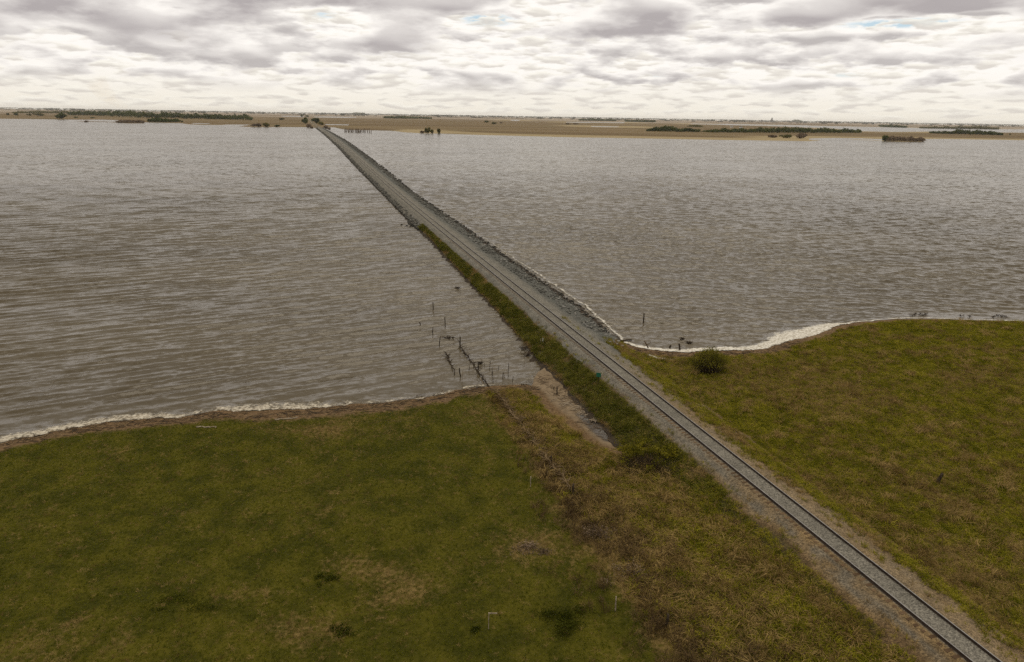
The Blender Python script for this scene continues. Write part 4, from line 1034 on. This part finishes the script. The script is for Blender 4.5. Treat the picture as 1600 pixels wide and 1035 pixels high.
def far_base(px, py):
    q = at(px, py, .4); return np.array([q[0], q[1], float(ground_h(q[0], q[1])[0]) - .1])
def px_m(q): return ((q - np.array([0, 0, HZ])) @ _f) / F           # metres per survey pixel there
def far_tree(px, py, wpx, hpx, label, mat=None, name='tree', cat='tree', group=None, seed=1, n=500, trunk=True, depth=.8, sz=.15):
    q = far_base(px, py); mp = px_m(q); W = wpx * mp / 2; H = hpx * mp
    root = empty(name, tuple(q)); tag(root, label, cat, group)
    r = np.random.default_rng(seed); lob = []
    for k in range(7):
        lob.append((r.normal(0, W * .38), r.normal(0, W * .38 * depth), H * r.uniform(.38, .72), W * r.uniform(.4, .62), W * r.uniform(.4, .62) * depth, H * r.uniform(.2, .3)))
    lob.append((0, 0, H * .5, W * .75, W * .75 * depth, H * .48))
    cloud_obj('crown', lob, n, max(W, H) * sz, seed, mat or m_tree, root, .2)
    if trunk:
        m = MB(); m.tube([(0, 0, -.3), (.1, .05, H * .3), (.05, 0, H * .75)], [W * .09, W * .07, W * .02], 6)
        for k in range(4):
            a = r.uniform(0, 6.28); m.tube([(.08, .03, H * .3), (math.cos(a) * W * .3, math.sin(a) * W * .3, H * .5), (math.cos(a) * W * .55, math.sin(a) * W * .55, H * .66)], [W * .05, W * .035, W * .01], 5)
        m.build('trunk', m_twig, root)
    return root
far_tree(477.5, 193.6, 9, 9.5, 'dark round tree left of the far end of the railway', seed=11)
far_tree(494.5, 193.2, 13.5, 9, 'largest dark round tree right of the far end of the railway', seed=12)
far_tree(482, 199.6, 8, 6.5, 'brown leafless shrub hanging over the water left of the far rails', m_bare, 'shrub', 'shrub', None, 13, 400, False)
far_tree(487.5, 200.6, 5, 4.5, 'small brown shrub at the waterline left of the far rails', m_bare, 'shrub', 'shrub', None, 14, 300, False)
far_tree(502, 197, 9, 7, 'brown-green shrub right of the far rails next to the large dark tree', m_olive, 'shrub', 'shrub', None, 15, 400, False)
far_tree(509.5, 200.8, 9, 6, 'grey leafless shrub leaning over the water right of the far rails', m_bare, 'shrub', 'shrub', None, 16, 400, False)
far_tree(515, 202.6, 4.5, 5, 'small grey snag shrub standing in the water right of the far rails', m_bare, 'shrub', 'shrub', None, 17, 250, False)
far_tree(471.5, 183.2, 5, 4, 'small dark tree left of the railway beyond the lake', seed=18, n=250)
far_tree(480.5, 183.6, 8, 3.6, 'low dark bush right of the railway beyond the lake', seed=19, n=300)
far_tree(474.2, 180.6, 3.4, 3.4, 'tiny dark tree farthest along the railway', seed=20, n=200)
m_dead = noisy_mat('dead_wood', (0.10, 0.075, 0.055), (0.20, 0.155, 0.115), .5, .9, .1)
# bare trunks of a drowned wood
r = np.random.default_rng(77)
for k in range(24):
    px = 538.5 + k * 1.62 + r.uniform(-.6, .6) + (k > 20) * (k - 20) * 1.3; py = 207.0 + (px - 538) * .026 + r.uniform(-.8, .4)
    q = at(px, py, 0); mp = px_m(q); h = mp * r.uniform(3.8, 6.6); m = MB(); ln = r.normal(0, .35)
    m.tube([(0, 0, -1), (ln * .4, 0, h * .5), (ln, .1, h)], [.75, .6, .35], 6)
    for t in range(2):
        a = r.uniform(0, 6.28); m.tube([(ln * .5, 0, h * .6), (ln * .5 + math.cos(a) * .9, math.sin(a) * .9, h * .8)], [.12, .05], 4)
    o = m.build('dead_tree', m_dead); o.location = tuple(q)
    tag(o, 'bare grey dead trunk of the drowned wood at the far shore right of the railway', 'dead tree', 'dead trunks in the water at the far shore')
for px, py, wp, hp, lb, mt in ((667, 208.4, 11, 9.5, 'olive green bush at the far shore, largest of three', m_olive), (675, 208.6, 6, 6.5, 'olive bush at the far shore, middle of three', m_olive), (686, 209, 5, 8.5, 'slim bush at the far shore, right of three', m_olive), (659.5, 208.2, 9, 4, 'low tan brush left of the three far-shore bushes', m_bare),
                               (404, 198.6, 14, 6.5, 'brown leafless thicket on the far left spit, leftmost of three', m_bare), (417, 198.6, 12, 7, 'tan-green thicket on the far left spit, middle of three', m_olive), (396, 198, 8, 4, 'low brown brush at the tip of the far left spit', m_bare),
                               (432.5, 198.4, 8, 3.6, 'low dark bush right of the thickets on the far left spit', m_tree), (440, 188, 10, 3.6, 'flat dark green bush on the tan plain left of the railway', m_olive),
                               (1382, 220.6, 13, 10, 'rounded green bush at the left end of the small island', m_tree), (284.5, 191.6, 4, 2.8, 'tiny dark bush by the water right of the dark green thicket', m_tree),
                               (760, 192, 9, 3.2, 'left dark bush of a pair on the tan plain', m_tree), (772, 194.6, 10, 3.6, 'green bush of a pair on the tan plain', m_olive), (783, 193, 6, 1.8, 'low brown bush right of the pair on the plain', m_bare),
                               (887, 194.8, 8, 2.2, 'left brown bush of two on the middle of the plain', m_bare), (899, 194.6, 9, 2.0, 'right brown bush of two on the middle of the plain', m_bare),
                               (134.5, 191, 6.5, 4, 'pale leafless bush standing in the water at the far left', m_bare), (12.5, 180.4, 6, 3.6, 'small olive bush at the far left edge, on the tan shore', m_olive), (26, 181, 9, 4, 'dark bush on the far left shore, next to the olive bush', m_tree),
                               (47, 181.4, 7, 3.8, 'brown-green bush in the far left row, middle one', m_olive), (62, 181.4, 15, 4, 'wide olive bush in the far left row, right one', m_olive), (96.5, 186.4, 17, 10, 'large dark tree standing by the water at the far left', m_tree),
                               (119, 184.6, 8, 1.8, 'left low dark bush on the far left meadow', m_tree), (144.5, 185.2, 7, 1.6, 'right low dark bush on the far left meadow', m_tree),
                               (558, 179.6, 22, 2.6, 'flat dark clump of trees right of the railway, near the horizon', m_tree), (605, 183.6, 4, 2.2, 'small brown bush beside the long pale pool', m_bare), (1208, 215.4, 16, 4, 'brown brush on the left of the far right spit', m_bare),
                               (1230, 216.2, 18, 6, 'dark brown brush in the middle of the far right spit', m_olive), (1250, 216.6, 18, 8.6, 'grey leafless thicket at the tip of the far right spit', m_bare), (1577.5, 211.6, 3, 2.6, 'tiny dark bush alone on the far right meadow', m_tree)):
    far_tree(px, py, wp, hp, lb, mt, 'bush', 'bush', None, int(px * 7 + py), 520, False)
# groves that read as one mass
def grove(pts, label, mat, hpx, seed, dens=1.0, depthpx=1.6, name='grove', per=60):
    """line of tree crowns along surveyed base points; hpx: (xs, heights)"""
    r = np.random.default_rng(seed); VV = []; off = 0; pts = np.array(pts, float)
    q0 = far_base(*pts[len(pts) // 2]); mp0 = px_m(q0)
    xs = np.arange(pts[0, 0], pts[-1, 0], 2.2 / dens)
    for x in xs:
        for row in range(3):
            px = x + r.uniform(-1.2, 1.2); py = np.interp(px, pts[:, 0], pts[:, 1]) - row * depthpx / 3
            q = at(px, py, .3); q[2] = 0.2; mp = px_m(q); H = np.interp(px, *hpx) * mp * r.uniform(.55, .85) * (.72 + .6 * float(vnoise(px / 4.5, seed * 9.0, 8))); Wd = mp * r.uniform(2.2, 4.2)
            V, _ = leaf_cloud([(0, 0, H * .5, Wd, Wd, H * .5), (r.normal(0, Wd * .4), 0, H * .72, Wd * .6, Wd * .6, H * .3)], per, mp * .9, int(r.integers(1e9)), .2)
            VV.append(V + q)
    V = np.concatenate(VV)
    tag(link(name, np_mesh(name, V, np.arange(len(V)).reshape(-1, 4), mat)), label, 'trees', kind='stuff')
grove([(1012, 205.5), (1040, 206.4), (1092, 206.9)], 'dark green grove with a taller hump, left of the long shelterbelt', m_tree, ([1012, 1022, 1034, 1040, 1055, 1060, 1090], [4, 7, 8, 13, 12, 7.5, 5]), 1)
grove([(1100, 206.4), (1114, 207.4), (1200, 208), (1300, 208.2), (1346, 208)], 'long dark green shelterbelt across the far right shore', m_tree, ([1100, 1112, 1150, 1170, 1220, 1300, 1346], [1.5, 6.5, 7.5, 8.5, 9, 8, 5.5]), 2)
grove([(1456, 208.8), (1480, 209.8), (1520, 211), (1566, 211.8)], 'dark rounded grove on the far right, beyond the small island', m_tree, ([1456, 1478, 1500, 1520, 1545, 1553, 1566], [2.5, 5, 8, 10, 6, 7, 3]), 3)
grove([(1386, 220.9), (1443, 221.5)], 'brown leafless thicket covering the small island', m_bare, ([1386, 1394, 1400, 1430, 1443], [7, 10, 8.5, 7.5, 6]), 4, 1.3, 1.2, 'thicket')
grove([(184, 192.0), (223, 192.4)], 'brown leafless thicket on the far left islet', m_bare, ([184, 195, 210, 223], [3.5, 5, 5.5, 4]), 5, 1.3, 1.0, 'thicket')
grove([(233, 191), (256, 191.4), (279, 191)], 'flat-topped green thicket at the far left water edge', m_tree, ([233, 245, 279], [5, 7, 5]), 6, 1.3, 1.0, 'thicket')
grove([(108, 180.5), (150, 181.4), (185, 183), (220, 185.4), (300, 186.4), (350, 187), (394, 188.4)], 'broad dark wood behind the far left shore', m_tree, ([108, 130, 185, 200, 255, 300, 340, 385, 394], [6, 7, 8, 11, 11, 9, 8, 9, 5]), 7, .8, 3.5)
grove([(22, 177.4), (60, 177.2), (105, 177.4)], 'low brown-green wood at the far left behind the row of bushes', m_olive, ([22, 105], [2.5, 3.5]), 8, .8, 1.2)
grove([(320, 186), (350, 186.8), (372, 187.2)], 'small dark grove in front of the broad left wood', m_tree, ([320, 372], [4, 4]), 9, 1, 1)
grove([(602, 185.2), (630, 185.8), (651, 185.8)], 'dark low grove on the plain right of the railway, left of two', m_tree, ([602, 650], [3.4, 3.2]), 10)
grove([(656, 185.6), (672, 186.2)], 'small dark grove on the plain right of the railway, right of two', m_tree, ([656, 672], [2.2, 2.4]), 11)
grove([(907, 188.8), (930, 189.2), (961, 189.6)], 'dark grove near the horizon over the middle of the plain', m_tree, ([907, 935, 961], [2, 3, 2.4]), 12)
grove([(978, 190.4), (1000, 191), (1023, 191.4)], 'dark grove near the horizon right of the middle of the plain', m_tree, ([978, 1005, 1023], [2, 3.2, 2.4]), 13)
grove([(1078, 198.4), (1096, 199)], 'small tan thicket behind the dark humped grove', m_olive, ([1078, 1090, 1096], [2, 3, 2]), 14)
grove([(1240, 190.8), (1252, 191.2)], 'small grove under the horizon right of the grain elevator', m_tree, ([1240, 1252], [2.4, 2.6]), 15)
grove([(1376, 198.6), (1414, 199.8)], 'thin grey-green wood on the far side of the right-hand water', m_tree, ([1376, 1414], [2.6, 2.8]), 16)
grove([(1440, 200.8), (1500, 201.8), (1560, 202.6)], 'long grey-green wood beyond the right-hand water near the horizon', m_olive, ([1440, 1470, 1530, 1560], [1.8, 2.6, 4.5, 3]), 17, .8)
# woods on the skyline
r = np.random.default_rng(5); VV = []
for k in range(2600):
    px = r.uniform(-120, 1720); hy = 168 + 27 * px / 1600
    q = at(px, hy + r.choice([.9, 1.3, 1.8, 2.6, 3.8], p=[.40, .22, .18, .12, .08]) + r.uniform(0, .3), 0.3); mp = px_m(q); H = min(r.uniform(1.0, 2.3) * mp * (1.25 if fbm(px / 60., 0., 3) > .5 else .85), 34); Wd = mp * r.uniform(2, 7)
    V, _ = leaf_cloud([(0, 0, H * .45, Wd, Wd * .5, H * .5)], 20, H * .42, int(r.integers(1e9)), .4); q[2] = .1; VV.append(V + q)
V = np.concatenate(VV); V[:, 2] = np.maximum(V[:, 2], 0)
m_skyl = foliage_mat('skyline_wood', (0.020, 0.028, 0.012), (0.055, 0.058, 0.026), .004, .1, 0)
tag(link('skyline_woods', np_mesh('skyline_woods', V, np.arange(len(V)).reshape(-1, 4), m_skyl)), 'scattered woods and hedges along the whole horizon', 'woods', kind='stuff')

# ------------------------------------------------------------------ buildings far off
m_conc = noisy_mat('concrete', (0.20, 0.20, 0.20), (0.28, 0.28, 0.28), .1, .9)
m_hw = noisy_mat('house_white', (0.68, 0.66, 0.62), (0.78, 0.76, 0.72), .2, .8)
m_rf = noisy_mat('roof_grey', (0.12, 0.11, 0.10), (0.18, 0.17, 0.16), .2, .8)
def elevator(px, py, h, w_, label):
    q = far_base(px, py); root = empty('grain_elevator', tuple(q)); tag(root, label, 'grain elevator')
    m = MB()
    for k in range(4): m.tube([(k * w_ * .5 - w_ * .75, 0, 0), (k * w_ * .5 - w_ * .75, 0, h * .55)], w_ * .28, 12)
    m.build('silo', m_conc, root)
    m = MB(); m.box((w_ * .1, 0, h * .44), (w_ * .85, w_ * .9, h * .88)); m.build('tower', m_conc, root)
    m = MB(); m.box((w_ * .1, 0, h * .94), (w_ * .55, w_ * .6, h * .12 - .2)); m.build('headhouse', m_conc, root)
elevator(1205.4, 191.3, 72, 20, 'tall grey grain elevator standing up from the right-hand horizon')
elevator(1189.8, 191.0, 40, 13, 'small grey grain elevator on the horizon, left of the tall one')
def house(px, py, w_, d_, h, label, rz=.3):
    q = far_base(px, py); root = empty('farmhouse', tuple(q), rz); tag(root, label, 'house')
    m = MB(); m.box((0, 0, h / 2), (w_, d_, h)); m.build('wall', m_hw, root)
    rh = h * .55; e = .4
    v = [(-w_ / 2 - e, -d_ / 2 - e, h), (w_ / 2 + e, -d_ / 2 - e, h), (w_ / 2 + e, d_ / 2 + e, h), (-w_ / 2 - e, d_ / 2 + e, h), (-w_ / 2 - e, 0, h + rh), (w_ / 2 + e, 0, h + rh)]
    mesh_obj('roof', v, [(0, 1, 5, 4), (2, 3, 4, 5), (0, 4, 3), (1, 2, 5), (0, 3, 2, 1)], m_rf, root)
    m = MB(); m.box((-w_ * .25, -d_ / 2, h * .55), (1.1, .1, 1.2)); m.build('window', m_rf, root); m = MB(); m.box((w_ * .15, -d_ / 2, h * .35), (1.1, .1, h * .68)); m.build('door', m_rf, root)
house(1143, 199.6, 9, 7, 4.5, 'white farmhouse behind the left end of the long shelterbelt')
house(1157.5, 200.6, 10, 7, 4.5, 'white farmhouse behind the shelterbelt, the right one of two', -.2)

# ------------------------------------------------------------------ air
def closed_box(name, x0, x1, y0, y1, z0, z1, mat):
    v = [(x, y, z) for z in (z0, z1) for x, y in ((x0, y0), (x1, y0), (x1, y1), (x0, y1))]
    return mesh_obj(name, v, [(0, 3, 2, 1), (4, 5, 6, 7), (0, 1, 5, 4), (1, 2, 6, 5), (2, 3, 7, 6), (3, 0, 4, 7)], mat)
m_haze = bpy.data.materials.new('haze'); m_haze.use_nodes = True; m_haze.node_tree.nodes.clear(); b = NB(m_haze.node_tree)
pv = b.n('ShaderNodeVolumePrincipled', {'Color': (0.93, 0.94, 0.96, 1), 'Density': 0.000026, 'Anisotropy': 0.2}); oo = b.n('ShaderNodeOutputMaterial')
b.l.new(pv.outputs[0], oo.inputs['Volume'])
rmax = float(RG.max()) + 200
tag(closed_box('haze', -rmax, rmax, -rmax, rmax, -3.0, 75.0, m_haze), 'thin pale haze over the far plain', 'haze', kind='stuff')

# grass-fire smoke rising beyond the far plain, outside the haze
m_smoke = bpy.data.materials.new('smoke'); m_smoke.use_nodes = True; m_smoke.node_tree.nodes.clear(); b = NB(m_smoke.node_tree)
pv = b.n('ShaderNodeVolumePrincipled', {'Color': (0.80, 0.66, 0.48, 1), 'Density': 0.00022}); oo = b.n('ShaderNodeOutputMaterial'); b.l.new(pv.outputs[0], oo.inputs['Volume'])
root = empty('smoke_plume', (0, 0, 0)); tag(root, 'faint brownish smoke drifting up from the horizon at the far left', 'smoke')
def sky_pt(px, py, R):
    d = ray(px, py); return np.array([0, 0, HZ]) + d * (R / d[1])
for spine, rad in ((((200, 168.5), (178, 158), (162, 145), (148, 128)), (70, 210, 330, 430)), (((190, 168.5), (176, 161), (170, 153)), (60, 160, 260))):
    m = MB(); m.tube([tuple(sky_pt(x, y, 27500)) for x, y in spine], rad, 14, .15)
    o = m.build('smoke_column', m_smoke, root)
